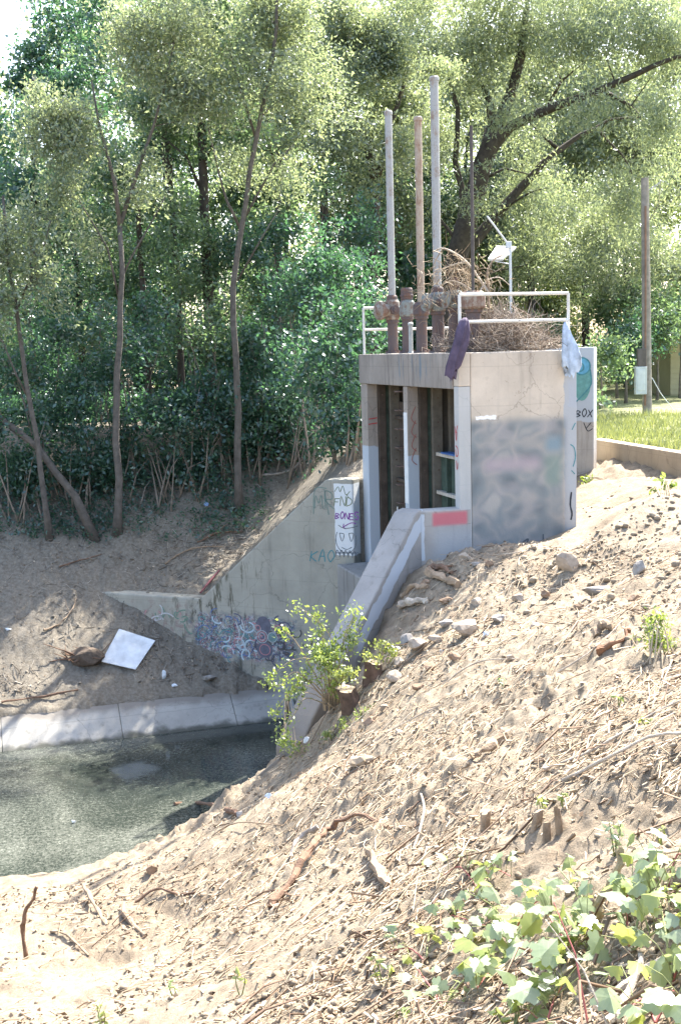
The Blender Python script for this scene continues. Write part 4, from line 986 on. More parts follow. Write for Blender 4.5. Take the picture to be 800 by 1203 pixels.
for k, (b0, pp, dd, r, lab, bl, lm) in enumerate(deep):
    w = P(b0[0], b0[1], dd); w[2] = g1(w[0], w[1]); pts = [w]+pl(dd, *pp)
    tr = [(pts, r, r*0.7)]
    if k == 4: tr += [(pl(dd,(381,222),(372,205),(340,188),(305,176),(262,160),(215,130)),0.10,0.03), (pl(dd,(330,185),(300,150),(290,120)),0.05,0.02)]
    if k == 5: tr += [(pl(dd,(441,212),(427,165),(413,130),(405,90)),0.14,0.06), (pl(dd,(441,212),(455,160),(468,120),(480,80)),0.13,0.05)]
    if k == 0: tr += [(pl(dd,(240,230),(215,180),(190,160)),0.06,0.02),(pl(dd,(238,190),(262,150),(290,130)),0.06,0.02)]
    tree('wood_tree', lab, 'tree', tr, [blob(x,y,dd,rx,ry,1.2) for x,y,rx,ry in bl], lm, B_dark, 40+k, 0.115, 0.45, maxbr=110, hole=0.28, group=GRP)
# the big willow behind the gate structure
wd = 43.0
w0 = P(533, 455, wd); w0[2] = g1(w0[0], w0[1])
tree('willow_tree', 'huge spreading willow with dark leaning limbs behind the tall pipes', 'tree',
     [([w0,*pl(wd,(532,380),(538,300),(552,245),(566,195),(580,150))],0.55,0.30),
      (pl(wd,(578,155),(598,115),(612,65),(618,10)),0.26,0.10), (pl(wd,(580,152),(576,120),(566,100)),0.2,0.06),
      (pl([wd,wd,wd-1,wd-2,wd-3,wd-4,wd-4],(568,192),(600,150),(650,124),(700,108),(745,88),(790,68),(830,60)),0.22,0.05),
      (pl([wd,wd-1,wd-1,wd-2,wd-2],(705,105),(740,125),(765,150),(790,160),(810,180)),0.08,0.03),
      (pl([wd,wd+1,wd+1.5,wd+2,wd+2,wd+2],(545,300),(605,228),(640,190),(680,158),(715,140),(760,138)),0.24,0.02),
      (pl(wd+2,(655,175),(640,160),(628,150)),0.08,0.03), (pl(wd+1,(700,150),(730,180),(742,200)),0.06,0.02),
      (pl(wd,(548,265),(532,190),(538,130),(528,85),(508,45)),0.13,0.05), (pl(wd,(540,290),(510,250),(505,200)),0.07,0.03),
      (pl(wd,(560,215),(590,200),(622,205)),0.06,0.02),(pl(wd,(640,130),(660,95),(690,70)),0.07,0.02)],
     [blob(600,55,wd,120,60,1.25),blob(690,45,wd-2,95,50,1.2),blob(780,40,wd-3,70,55,1.0),blob(520,70,wd,70,60,1.1),blob(500,160,wd+1,45,60,0.8),blob(640,230,wd+3,60,60,0.9),blob(610,150,wd+3,60,45,0.55),
      blob(700,240,wd+3,60,55,0.8),blob(770,200,wd-2,50,60,0.6),blob(610,-25,wd,160,45,1.0),blob(760,-20,wd,100,45,1.0),blob(480,-10,wd,80,45,1.0),blob(790,290,wd,45,55,0.9),blob(660,310,wd+2,60,45,0.9),blob(720,340,wd+2,50,40,0.8),blob(600,300,wd+3,45,40,0.7),blob(555,225,wd-3,36,34,0.45),blob(625,140,wd-3,55,30,0.5),blob(695,125,wd-5,55,30,0.6),blob(745,240,wd-4,55,55,0.8),blob(660,250,wd-3,55,45,0.7),blob(780,140,wd-5,45,45,0.8)],
     L_willow, B_dark, 60, 0.15, 0.26, 0.9, 0.38, 60, 0.014, 0.05, None, 420)
# background trees closing the view
rg0 = np.random.default_rng(77)
back = [(62,90,47,L_dark),(40,130,42,L_dark),(-60,330,40,L_mid),(60,330,44,L_mid),(160,250,50,L_dark),(260,260,52,L_mid),(345,260,50,L_mid),(430,300,52,L_dark),(520,330,56,L_mid),(590,350,58,L_bright),(660,360,60,L_bright),(730,330,62,L_mid),(800,350,64,L_bright),(860,230,60,L_mid),(880,90,55,L_willow),(630,170,53,L_willow),(740,190,55,L_willow),(540,190,54,L_willow),(420,150,50,L_willow),(690,90,58,L_willow),(330,90,46,L_willow),(190,110,48,L_mid)]
names = ['dark tree against the sky in the upper left corner','dark green tree behind the slender tree, upper left','shaded tree at the left edge behind the leaning trunk','green tree glowing deep in the wood on the left','green tree deep in the wood between the dark trunks','backlit tree behind the thick dark trunk','green tree behind the arching limb','dark leafy tree behind the left guard rail','green tree behind the tall pipes','bright green tree behind the solar mast','bright green tree right of the solar mast','green tree behind the utility pole on the left','bright green tree at the right edge by the house','tall tree rising beyond the right edge','willowy tree in the upper right corner','pale willow foliage seen through the fork of the huge willow','pale willow foliage left of the utility pole top','pale willow foliage right of the tallest pipe','pale willow foliage above the forked dark trunk','pale willow crown at the top right behind the long limb','pale willow crown at the top between the slender trees','green crown behind the slender trees at the upper left']
for k, (x, y, dd, lm) in enumerate(back):
    g0 = P(x, 440, dd); g0[2] = g1(g0[0], g0[1])
    tp_ = P(x+rg0.uniform(-15,15), y-40, dd)
    mid = (g0+tp_)/2+rg0.normal(size=3)*0.3
    bl = [blob(x+rg0.uniform(-60,60), y+rg0.uniform(-110,130), dd+rg0.uniform(-2,2), rg0.uniform(35,65), rg0.uniform(28,50), 1.15) for _ in range(10)]
    if k == 0: bl = [blob(48,70,dd,22,40,1.6),blob(22,115,dd,30,40,1.8),blob(62,25,dd,22,36,1.6),blob(8,150,dd,30,40,1.6),blob(5,190,dd,40,50,1.1),blob(60,110,dd,30,60,1.2),blob(95,30,dd,30,60,1.0),blob(60,240,dd,50,50,1.0)]
    if k == 1: bl = [blob(60,150,dd,35,60,1.2),blob(90,80,dd,35,60,1.2),blob(30,230,dd,50,50,1.2),blob(110,10,dd,40,50,1.2),blob(100,230,dd,50,60,1.2),blob(15,170,dd,25,30,0.8)]
    if k in (11, 13): bl = [b for b in bl if True][:4]
    tree('background_tree', names[k], 'tree', [([g0, mid, tp_], 0.22, 0.06)], bl, lm, B_dark, 100+k, 0.19, 0.5, 0.2, 0.42, 50, 0.016, 0.0, 'background trees', 60)
# understorey shrubs at the edge of the wood
sh = [((232,588),(232,480,62,55),L_dark,1.0,'bare-stemmed shrub with many thin trunks in the middle of the bank',9),
      ((345,565),(335,470,62,60),L_dark,1.3,'dense dark green shrub right of the leaning slender tree',5),
      ((392,548),(390,410,55,75),L_dark,1.4,'tall dark green shrub against the left guard rail',4),
      ((360,560),(370,330,55,60),L_dark,1.3,'high leafy shrub mass behind the far wing wall',3),
      ((305,565),(300,400,50,50),L_dark,1.1,'green shrub behind the pale trunk leaning right',4),
      ((190,600),(185,500,50,50),L_dark,0.9,'low shaded shrub between the straight trunk and the bare stems',6),
      ((90,600),(85,470,50,60),L_dark,1.1,'shaded shrub behind the leaning trunk',5),
      ((20,620),(15,520,50,60),L_dark,1.2,'dark shrub at the left edge under the leaning trunk',5),
      ((150,580),(150,400,45,55),L_dark,0.9,'leafy young growth beside the straight slender trunk',4),
      ((420,540),(425,480,25,60),L_dark,1.2,'dark shrub tight against the left corner of the gate structure',4),
      ((265,570),(225,380,50,45),L_mid,0.8,'sunlit leafy shrub between the dark trunks',3),
      ((60,590),(40,420,50,45),L_dark,1.1,'shady leafy thicket on the left of the wood',4)]
for i, (x, y0) in enumerate([(-5,615),(45,612),(95,600),(150,598),(205,588),(255,580),(310,565),(350,556),(400,545)]):
    sh.append(((x,y0),(x+6*(-1)**i,y0-48,40,34),L_dark,1.15,'low dark leafy shrub hugging the ground, '+['at the left edge','below the thin leaning tree','behind the leaning trunk','behind the straight slender trunk','left of the bare stems','right of the bare stems','right of the leaning slender trunk','behind the top of the far bank','beside the painted end of the wing wall'][i],3))
for i, (x, dd_) in enumerate([(-20,34),(40,36),(95,35),(150,37),(205,36),(260,37),(315,35),(365,36),(415,37)]):
    sh.append(((x,470,dd_),(x,440,42,62),L_dark,1.5,'deep shaded thicket in the wood, '+['leftmost','second from the left','third from the left','fourth from the left','fifth from the left, in the middle','fourth from the structure','third from the structure','second from the structure','next to the structure'][i],3))
for i, (x, y, dd_, rx, ry) in enumerate([(-10,390,31,45,50),(55,350,32,45,50),(115,370,31.5,40,50),(165,320,33,45,55),(225,310,32,45,50),(300,290,32,45,50),(345,245,33,45,45),(405,290,33.5,35,60)]):
    sh.append(((x,480,dd_),(x,y,rx,ry),[L_mid,L_dark][i%2],0.85,'young leafy tree filling the wood, '+['at the left edge above the leaning trunk','above the shady thicket on the left','left of the straight slender trunk','right of the straight slender trunk','in front of the thick dark trunk','right of the leaning slender trunk','under the arching limb','left of the forked dark trunk'][i],2))
for i, (x, dd_) in enumerate([(-10,31.5),(38,32),(86,32.5),(134,32),(182,32.5)]):
    sh.append(((x,500,dd_),(x,496,36,30),L_dark,1.5,'low shaded bush closing the gap at the back of the bank, '+['leftmost','second from the left','third from the left','fourth from the left','rightmost'][i],2))
for k, (b0, (x, y, rx, ry), lm, od, lab, ns) in enumerate(sh):
    if len(b0) == 3: g0 = P(*b0); g0[2] = g1(g0[0], g0[1])
    else: g0 = gp(*b0)
    dd = g0[1]+0.6; rr = np.random.default_rng(200+k); tr = []
    for s in range(ns):
        st = g0+np.array([rr.uniform(-0.25,0.25), rr.uniform(-0.2,0.3), 0]); st[2] = g1(st[0], st[1])-0.05
        en = P(x+rr.uniform(-0.9,0.9)*rx, y+rr.uniform(-0.6,0.5)*ry, dd+rr.uniform(-0.4,0.6))
        md_ = st*0.5+en*0.5+np.array([0,0,0.25]); tr.append(([st, md_, en], rr.uniform(0.018,0.035), 0.008))
    tree('understorey_shrub', lab, 'shrub', tr, [blob(x,y,dd,rx,ry,od),blob(x+rx*0.6,y-ry*0.6,dd+0.5,rx*0.6,ry*0.6,od*0.9),blob(x-rx*0.6,y+ry*0.35,dd+0.6,rx*0.6,ry*0.6,od*0.8)],
         lm, B_twig, 220+k, 0.115, 0.5, 0.1, 0.26, 50, 0.008, 0.0, 'shrubs along the wood edge', 120, 'foliage', 'stems')
# hedge and shrubs behind the lawn
for k, (x, y, rx, ry, dd, lm, lab) in enumerate([(705,425,28,30,38,L_mid,'shrub behind the lawn, left of the utility pole'),(735,410,25,40,41,L_dark,'dark shrub behind the meter box'),(772,385,34,34,43,L_mid,'overhanging shrub in front of the yellow house'),(800,350,40,50,44,L_mid,'shrub at the right edge hiding the roof of the yellow house'),(725,370,34,40,45,L_mid,'leafy shrub between the return wall and the utility pole'),(690,470,16,14,31,L_mid,'low leafy plant at the lawn edge beside the grey return wall'),(620,430,40,60,50,L_mid,'green shrub behind the dry brush'),(560,430,40,60,50,L_dark,'dark shrub behind the gate operators'),(480,430,50,60,48,L_dark,'dark shrub mass behind the leftmost operators')]):
    c = P(x, y, dd); g0 = c.copy(); g0[2] = g1(c[0], c[1]); 
    tree('lawn_shrub', lab, 'shrub', [([g0, (g0+c)/2, c], 0.05, 0.015)], [blob(x,y,dd,rx,ry,1.6),blob(x+rx*0.5,y-ry*0.5,dd,rx*0.6,ry*0.5,1.3)], lm, B_twig, 260+k, 0.14, 0.5, 0.1, 0.3, 50, 0.01, 0.0, None, 40, 'foliage', 'stems')

# far-off wood that closes every gap: a mass, not single trees
rg = np.random.default_rng(909); ps = []
for x in np.arange(-200, 1000, 26):
    top = (-40 if x > 95 else 40)+30*math.sin(x*0.021)+25*math.sin(x*0.053+1)+(60 if x < 40 else -40 if x < 95 else 0)+(60 if 700 < x < 760 else 0)
    n = 1700; py = rg.uniform(top, 455, n)+rg.normal(size=n)*14; px = x+rg.normal(size=n)*20; d = rg.uniform(66,76,n)
    v = _f[None]*FPX+_r[None]*(px-CX)[:,None]-_u[None]*(py-CY)[:,None]; q = EYE+v*(d/v[:,1])[:,None]
    hn = vnoise(q[:,0]*0.5, q[:,2]*0.5); ps.append(q[hn > -0.55])
v, f = leaf_verts(np.concatenate(ps), 0.40, 0.55, 0.1, rg)
tag(np_mesh('distant_woodland', v, f, L_willow, None), 'far green woodland closing the view behind all the trees', 'woodland', None, 'stuff')
# ------------------------------------------------------------------ loose things on the ground
def ground_normal(p):
    e = 0.08; hx = ground_smooth(np.array([p[0]+e,p[0]-e,p[0],p[0]]), np.array([p[1],p[1],p[1]+e,p[1]-e]))
    return Vector((-(hx[0]-hx[1])/(2*e), -(hx[2]-hx[3])/(2*e), 1)).normalized()
def rock_mesh(seed, sx, sy, sz, n=2):
    bm = bmesh.new(); bmesh.ops.create_icosphere(bm, subdivisions=n, radius=1)
    r = random.Random(seed); off = Vector((r.uniform(0,50),r.uniform(0,50),r.uniform(0,50)))
    cuts = [(Vector((r.gauss(0,1),r.gauss(0,1),r.gauss(0,1))).normalized(), r.uniform(0.38,0.75)) for _ in range(11)]
    for v in bm.verts:
        p = v.co.copy()
        for nn, dd in cuts:
            k = p.dot(nn)-dd
            if k > 0: p -= nn*k*0.9
        p *= 1+0.14*mnoise.noise(v.co*2.2+off)+0.07*mnoise.noise(v.co*6+off)
        v.co = Vector((p.x*sx, p.y*sy, p.z*sz))
    me = bpy.data.meshes.new('rock'); bm.to_mesh(me); bm.free(); return me
M_rock = simple('pale rock', (0.33,0.275,0.215), 0.3, 0.95, 7, bumpy=0.7)
M_rockg = simple('grey rock', (0.27,0.25,0.225), 0.3, 0.95, 7, bumpy=0.7)
M_rockb = simple('brown rock', (0.24,0.165,0.11), 0.35, 0.95, 7, bumpy=0.7)
def rock(px, py, wpx, hpx, label, mat, seed, name='rock', rot=None):
    p = gp(px, py); s = p[1]/FPX; me = rock_mesh(seed, wpx*s*0.5, wpx*s*0.42, hpx*s*0.55)
    o = bpy.data.objects.new(name, me); COL.objects.link(o); me.materials.append(mat)
    o.location = (p[0], p[1], p[2]+hpx*s*0.22); o.rotation_euler = (random.Random(seed).uniform(-0.25,0.25), 0.1, rot if rot is not None else 0.3*math.sin(seed))
    return tag(o, label, 'rock')
for k, a in enumerate([
    (665,672,30,32,'rounded tan boulder on the bare slope right of the gate structure',M_rock),
    (703,692,44,22,'long grey stone slab lying below the tan boulder',M_rockg),
    (752,671,24,24,'grey rock near the right edge of the slope',M_rockg),
    (548,748,46,26,'large flat pale rock in the middle of the slope',M_rock),
    (588,726,34,16,'flat grey rock just above the large pale rock',M_rockg),
    (522,735,26,13,'flat stone left of the large pale rock',M_rockg),
    (546,666,22,14,'pale stone in the shade under the mural wall',M_rock),
    (574,670,13,13,'small pinkish stone in the shade by the mural wall',M_rockb),
    (560,672,16,8,'small flat stone beside the mural wall',M_rockg),
    (500,696,18,11,'brown stone in the shade beside the near wing wall',M_rockb),
    (524,708,22,10,'reddish flat stone at the edge of the shade',M_rockb),
    (452,831,18,14,'pale stone below the sprouting stump',M_rock),
    (436,847,26,14,'brown broken stone on the slope below the shrub',M_rockb),
    (466,800,26,18,'pale angular stone right of the sprouting stump',M_rock),
    (490,770,34,18,'pale flat stone in the rubble below the wing wall',M_rock),
    (505,790,20,12,'dark stone in the rubble below the wing wall',M_rockb),
    (642,700,18,12,'small brown stone left of the tan boulder',M_rockb),
    (745,705,22,14,'reddish brown stone near the right edge',M_rockb),
    (282,956,14,13,'small grey block on the edge above the water',M_rockg),
    (178,1026,20,17,'dark square stone at the near corner of the channel kerb',M_rockb),
    (320,1016,20,12,'brown clod lying beside the curved root',M_rockb),
    (245,800,26,8,'flat slab of broken concrete on the far bank',M_rockg),
    (600,772,16,9,'small pale stone below the large flat rock',M_rock),
    (470,862,14,9,'small stone among the twigs low on the slope',M_rock),
    (700,850,14,9,'small stone left of the sprouts on the right slope',M_rockb),
    (478,752,30,16,'broken concrete slab low against the near wing wall',M_rockg),(512,757,24,13,'tan slab fragment left of the large flat rock',M_rock),(535,778,22,12,'brown slab fragment below the large flat rock',M_rockb),
    (470,782,26,15,'tilted tan rock beside the rubble heap',M_rock),(560,708,26,12,'flat tan slab just outside the shade',M_rock),(610,705,20,12,'small tan slab uphill of the flat grey rock',M_rock),
    (520,768,14,9,'small white stone inside the rubble',M_rockg),(492,810,20,11,'flat brown stone at the lower end of the rubble',M_rockb),(628,735,20,12,'pale stone right of the flat grey rock',M_rock),(680,715,22,12,'brown clod below the grey stone slab',M_rockb)]):
    rock(*a, 300+k)

def bark(name, c, s=10): return simple(name, c, 0.4, 0.95, s, bumpy=0.9)
W_brown = bark('brown root', (0.17,0.105,0.07)); W_pale = bark('bleached wood', (0.42,0.36,0.285)); W_tan = bark('dry tan wood', (0.27,0.20,0.135)); W_grey = bark('grey dead wood', (0.30,0.26,0.22)); W_cut = simple('cut wood', (0.38,0.30,0.205), 0.15, 0.9, 14)
def gpts(pp, lift):
    out = []
    for i, (x, y) in enumerate(pp):
        p = gp(x, y); li = lift[i] if hasattr(lift, '__len__') else lift
        if li:      # lifted points stay on the same line of sight but off the ground
            p = np.array([p[0], p[1], p[2]])
            p[2] += li
        out.append(p)
    return out
def smooth_line(pts, k=5):
    pts = [np.array(p) for p in pts]; q = []
    for i in range(len(pts)-1):
        p0 = pts[max(i-1,0)]; p1 = pts[i]; p2 = pts[i+1]; p3 = pts[min(i+2,len(pts)-1)]
        for t in np.linspace(0,1,k)[:-1]: q.append(0.5*((2*p1)+(-p0+p2)*t+(2*p0-5*p1+4*p2-p3)*t*t+(-p0+3*p1-3*p2+p3)*t**3))
    q.append(pts[-1]); return q
def stick(name, label, pts, r0, r1, mat, seed=0, knots=0.15, side=()):
    r = np.random.default_rng(seed); q = smooth_line(pts); n = len(q)
    rr = np.linspace(r0, r1, n)*(1+knots*r.normal(size=n)); q = [p+r.normal(size=3)*r0*0.25 for p in q]
    m = MB(); m.tube([V(p) for p in q], list(np.maximum(rr, 0.002)), 8)
    for (i, v, l_) in side:
        j = min(n-1, int(i*n)); a = q[j]; m.tube([V(a), V(a+np.array(v)*l_*0.5+r.normal(size=3)*0.01), V(a+np.array(v)*l_)], [rr[j]*0.6, rr[j]*0.4, rr[j]*0.2], 6)
    off = Vector((seed*3.1, seed*1.7, 0)); m.v = [tuple(Vector(q_)+Vector((mnoise.noise(Vector(q_)*s_+off), mnoise.noise(Vector(q_)*s_+off*2), mnoise.noise(Vector(q_)*s_-off)))*r0*0.55) for q_ in m.v for s_ in (14.0,)]
    return tag(m.build(name, mat, None), label, 'stick')
def at(px, py, up, d=None):
    """a point a given height above the ground under the pixel (px, py) of its foot"""
    p = gp(px, py); return np.array([p[0], p[1], p[2]+up])
def lifted(px, py, foot):
    """a point at the distance of foot, seen at the pixel"""
    return P(px, py, foot[1])
f0 = gp(32,1122); stick('upright_stick', 'short brown stick standing upright at the lower left', [f0-np.array([0,0,0.05]), lifted(27,1095,f0), lifted(30,1072,f0), lifted(38,1058,f0), lifted(44,1043,f0)], 0.026, 0.014, W_brown, 1, 0.2, [(0.75,(0.9,-0.2,0.1),0.09)])
a0 = gp(318,1070)
stick('curved_root', 'long curved brown root lying across the slope, pointing right', [gp(318,1070)+[0,0,0.01], gp(345,1042)+[0,0,0.05], gp(365,1016)+[0,0,0.10], gp(378,990)+[0,0,0.13], gp(392,973)+[0,0,0.12], gp(420,968)+[0,0,0.07], gp(460,970)+[0,0,0.02]], 0.038, 0.016, W_brown, 2, 0.12)
stick('thin_root', 'thin brown root branching beside the foot of the curved root', [gp(282,1076)+[0,0,0.0], gp(300,1062)+[0,0,0.03], gp(322,1052)+[0,0,0.04], gp(342,1056)+[0,0,0.02]], 0.012, 0.006, W_brown, 3)
stick('split_stick', 'splintered tan stick propped in the soil at lower left', [gp(98,1050)+[0,0,0.13], gp(112,1070)+[0,0,0.07], gp(126,1090)+[0,0,0.0]], 0.02, 0.03, W_tan, 4, 0.25)
stick('split_stick', 'pale splintered root beside the split stick at lower left', [gp(145,1070)+[0,0,0.06], gp(152,1085)+[0,0,0.04], gp(172,1096)+[0,0,0.02]], 0.03, 0.018, W_tan, 5, 0.3)
stick('fallen_stick', 'small dark stick lying left of the split root', [gp(60,1095)+[0,0,0.02], gp(80,1100)+[0,0,0.03], gp(104,1118)+[0,0,0.01]], 0.013, 0.009, W_tan, 6)
stick('fallen_stick', 'bleached root on the slope left of centre', [gp(160,1062)+[0,0,0.02], gp(185,1052)+[0,0,0.05], gp(210,1055)+[0,0,0.03], gp(235,1050)+[0,0,0.02]], 0.018, 0.008, W_brown, 7)
stick('fallen_branch', 'grey branch fragment with a hollow left of the curved root', [gp(340,1008)+[0,0,0.05], gp(352,990)+[0,0,0.09], gp(372,976)+[0,0,0.08]], 0.04, 0.022, W_grey, 8, 0.3)
f1 = gp(698,1080); stick('upright_stick', 'thick tan stick standing among the grape leaves at lower right', [f1-np.array([0,0,0.05]), lifted(703,1062,f1), lifted(715,1040,f1), lifted(727,1018,f1), lifted(729,1000,f1)], 0.026, 0.018, bark('yellowish bark',(0.33,0.26,0.15)), 9, 0.08)
stick('fallen_branch', 'bleached branch lying under the grape leaves in the lower right corner', [gp(700,1180)+[0,0,0.04], gp(735,1150)+[0,0,0.08], gp(770,1128)+[0,0,0.08], gp(805,1112)+[0,0,0.05]], 0.018, 0.012, W_pale, 10)
stick('fallen_branch', 'grey forked branch at the bottom right edge', [gp(715,1195)+[0,0,0.03], gp(745,1150)+[0,0,0.10], gp(752,1130)+[0,0,0.12]], 0.02, 0.012, W_grey, 11)
stick('fallen_branch', 'long pale branch at the right edge above the sprouts', [gp(660,925)+[0,0,0.02], gp(710,912)+[0,0,0.06], gp(760,890)+[0,0,0.06], gp(803,880)+[0,0,0.03]], 0.012, 0.010, W_pale, 12, 0.1, [(0.5,(0.4,0.5,0.5),0.3)])
stick('fallen_branch', 'second pale branch near the right edge, pointing down left', [gp(640,905)+[0,0,0.02], gp(700,890)+[0,0,0.05], gp(765,850)+[0,0,0.05], gp(803,836)+[0,0,0.03]], 0.010, 0.006, W_pale, 13)
stick('log', 'rough brown log piece lying on the slope right of centre', [gp(555,905)+[0,0,0.03], gp(572,890)+[0,0,0.05], gp(592,870)+[0,0,0.04]], 0.035, 0.045, W_tan, 14, 0.2)
stick('log', 'short tan log below the curved root, lying steeply', [gp(430,1000)+[0,0,0.05], gp(442,1014)+[0,0,0.06], gp(455,1032)+[0,0,0.04]], 0.035, 0.04, W_tan, 15, 0.15)
stick('wood_chip', 'pale split wood chip in the middle of the slope', [gp(414,912)+[0,0,0.03], gp(425,904)+[0,0,0.05], gp(440,894)+[0,0,0.03]], 0.055, 0.03, W_cut, 16, 0.15)
stick('log', 'curved brown bark piece on the slope right of the rubble', [gp(705,775)+[0,0,0.02], gp(722,768)+[0,0,0.06], gp(740,752)+[0,0,0.05]], 0.04, 0.025, bark('red brown bark',(0.22,0.12,0.07)), 17, 0.25)
stick('log', 'short curled bark piece above the curved brown bark', [gp(697,755)+[0,0,0.03], gp(706,748)+[0,0,0.08], gp(718,745)+[0,0,0.05]], 0.045, 0.035, W_tan, 18, 0.25)
stick('log', 'weathered log in the shade beneath the mural wall', [gp(500,690)+[0,0,0.04], gp(518,688)+[0,0,0.08], gp(540,694)+[0,0,0.04]], 0.06, 0.045, W_tan, 19, 0.25)
stick('log', 'forked driftwood on top of the shaded log by the wing wall', [gp(504,678)+[0,0,0.05], gp(518,680)+[0,0,0.09], gp(534,682)+[0,0,0.04]], 0.045, 0.03, W_brown, 20, 0.25, [(0.5,(0.6,-0.6,0.1),0.25)])
stick('plank', 'split plank lying in the shade beside the near wing wall', [gp(470,722)+[0,0,0.03], gp(485,715)+[0,0,0.05], gp(502,708)+[0,0,0.03]], 0.05, 0.045, W_pale, 21, 0.1)
stick('plank', 'second split plank below the first beside the near wing wall', [gp(472,708)+[0,0,0.05], gp(484,704)+[0,0,0.06], gp(500,700)+[0,0,0.04]], 0.04, 0.035, W_tan, 22, 0.1)
stick('driftwood', 'dark stick lying across the waterline below the shrub', [PZ(205,944,0.03), PZ(235,943,0.05), gp(268,948)+[0,0,0.04], gp(280,954)+[0,0,0.02]], 0.025, 0.035, W_brown, 23, 0.15)
stick('fallen_branch', 'long pale branch lying on the far bank above the white board', [gp(52,748)+[0,0,0.03], gp(70,738)+[0,0,0.06], gp(86,722)+[0,0,0.08], gp(90,708)+[0,0,0.05]], 0.022, 0.012, W_tan, 24, 0.1, [(0.55,(-0.3,0.5,0.5),0.5)])
stick('fallen_branch', 'long dark branch lying above the concrete lining at far left', [gp(2,830)+[0,0,0.03], gp(40,822)+[0,0,0.05], gp(92,812)+[0,0,0.03]], 0.025, 0.015, W_brown, 25)
stick('fallen_branch', 'brown branch on the bank above the wing wall', [gp(232,640)+[0,0,0.03], gp(255,630)+[0,0,0.08], gp(285,622)+[0,0,0.05]], 0.03, 0.015, W_brown, 26, 0.15, [(0.5,(0.5,0.3,0.4),0.5)])
stick('fallen_branch', 'thin brown branch on the bank behind the low end of the wing wall', [gp(195,668)+[0,0,0.03], gp(225,652)+[0,0,0.05], gp(262,640)+[0,0,0.03]], 0.02, 0.012, W_tan, 27)
stick('fallen_branch', 'pale fallen branch under the shrubs on the right of the far bank', [gp(305,562)+[0,0,0.05], gp(340,560)+[0,0,0.15], gp(362,545)+[0,0,0.2]], 0.03, 0.02, W_grey, 28)
stick('fallen_branch', 'dark wavy branch on the shaded path at far left', [gp(70,668)+[0,0,0.02], gp(95,660)+[0,0,0.04], gp(120,650)+[0,0,0.02]], 0.02, 0.01, W_brown, 29)
for k, (pp, lab, r_) in enumerate([
    ([(520,800),(560,785),(610,770)],'straight thin twig below the large flat rock',0.010),([(455,800),(500,765),(545,735)],'long pale stick leaning over the rubble below the wing wall',0.013),
    ([(430,880),(470,855),(520,825)],'long pale twig crossing the lower slope',0.010),([(560,930),(585,905),(600,880)],'thin pale twig beside the brown log piece',0.009),
    ([(640,800),(690,775),(735,735)],'long thin twig under the curled bark',0.008),([(250,985),(280,975),(330,972)],'thin pale twig near the water edge',0.009),
    ([(485,985),(498,960),(492,935)],'bent pale twig right of the curved root',0.011),([(380,1150),(420,1110),(460,1085)],'long straight pale twig left of the grape leaves',0.009),
    ([(560,655),(600,662),(640,645)],'thin twig at the foot of the mural wall',0.009),([(470,745),(520,735),(560,700)],'thin twig on the edge of the shade',0.008),
    ([(280,1200),(300,1185),(312,1172)],'pale splinter at the bottom edge',0.012)]):
    stick('twig', lab, [gp(*q)+[0,0,0.02+0.03*(i==1)] for i, q in enumerate(pp)], r_, r_*0.6, [W_pale,W_tan][k%2], 50+k)
# stumps
def stump(px, py, rpx, h, label, seed, lean=(0,0), mat=W_tan):
    p = gp(px, py); r = rpx*p[1]/FPX; t = thing('cut_stump', label, 'stump', p); q = V(p)
    rr = np.random.default_rng(seed); n = 14; vs = []; ks = [(-0.12,1.25),(0.0,1.1),(h*0.35,1.0),(h*0.7,0.95),(h,0.9)]
    for z, s in ks:
        for k in range(n):
            a = 2*math.pi*k/n; w = r*s*(1+0.13*math.sin(3*a+seed)+0.09*math.sin(5*a+2*seed)+0.06*rr.normal()); vs.append(q+Vector((w*math.cos(a)+lean[0]*z, w*math.sin(a)+lean[1]*z, z+(0.10*h*math.sin(a+seed) if z == h else 0))))
    fs = [(i*n+k, i*n+(k+1)%n, (i+1)*n+(k+1)%n, (i+1)*n+k) for i in range(len(ks)-1) for k in range(n)]
    m = MB(); m.add(vs, fs); m.build('bark', mat, t, smooth=True)
    top = q+Vector((lean[0]*h, lean[1]*h, h)); m = MB(); tv = vs[-n:]
    m.add(tv+[top+Vector((0,0,0.006))], [(k,(k+1)%n,n) for k in range(n)]); m.build('cut_face', W_cut, t)
    return t
stump(570,972,6,0.14,'small sawn stump standing alone on the lower right slope',1)
stump(628,972,5.5,0.13,'left stump of the sprouting cluster on the lower right slope',2,(0.2,0))
stump(642,975,5,0.12,'middle stump of the sprouting cluster on the lower right slope',3)
stump(657,968,4.5,0.16,'right stump of the sprouting cluster on the lower right slope',4,(-0.1,0))
stump(440,800,11,0.24,'sawn stump sprouting leaves beside the wing wall',5,(0,0),bark('red bark',(0.13,0.085,0.062)))
stump(414,832,12,0.24,'thick split stump under the green shrub at the wing wall',6,(-0.35,-0.1),bark('dark red bark',(0.11,0.075,0.055)))
# root wad on the far bank
rp = gp(98,778); rt = thing('root_wad', 'dark torn root clump lying left of the white board', 'root', rp)
me = rock_mesh(411, 0.48, 0.3, 0.28, 3); o = bpy.data.objects.new('root_mass', me); me.materials.append(bark('wet root',(0.10,0.075,0.055))); COL.objects.link(o); o.parent = rt; o.location = (0,0,0.1)
rr = np.random.default_rng(8)
for k in range(16):
    a = rr.uniform(0,6.28); l_ = rr.uniform(0.2,0.6); d_ = np.array([math.cos(a),math.sin(a)*0.6,rr.uniform(-0.1,0.6)]); m = MB()
    s0 = rp+np.array([0,0,0.12])+d_*0.2
    m.tube([V(s0), V(s0+d_*l_*0.5+rr.normal(size=3)*0.04), V(s0+d_*l_+rr.normal(size=3)*0.08)], [0.025,0.014,0.006], 5); m.build('root', W_brown, rt)
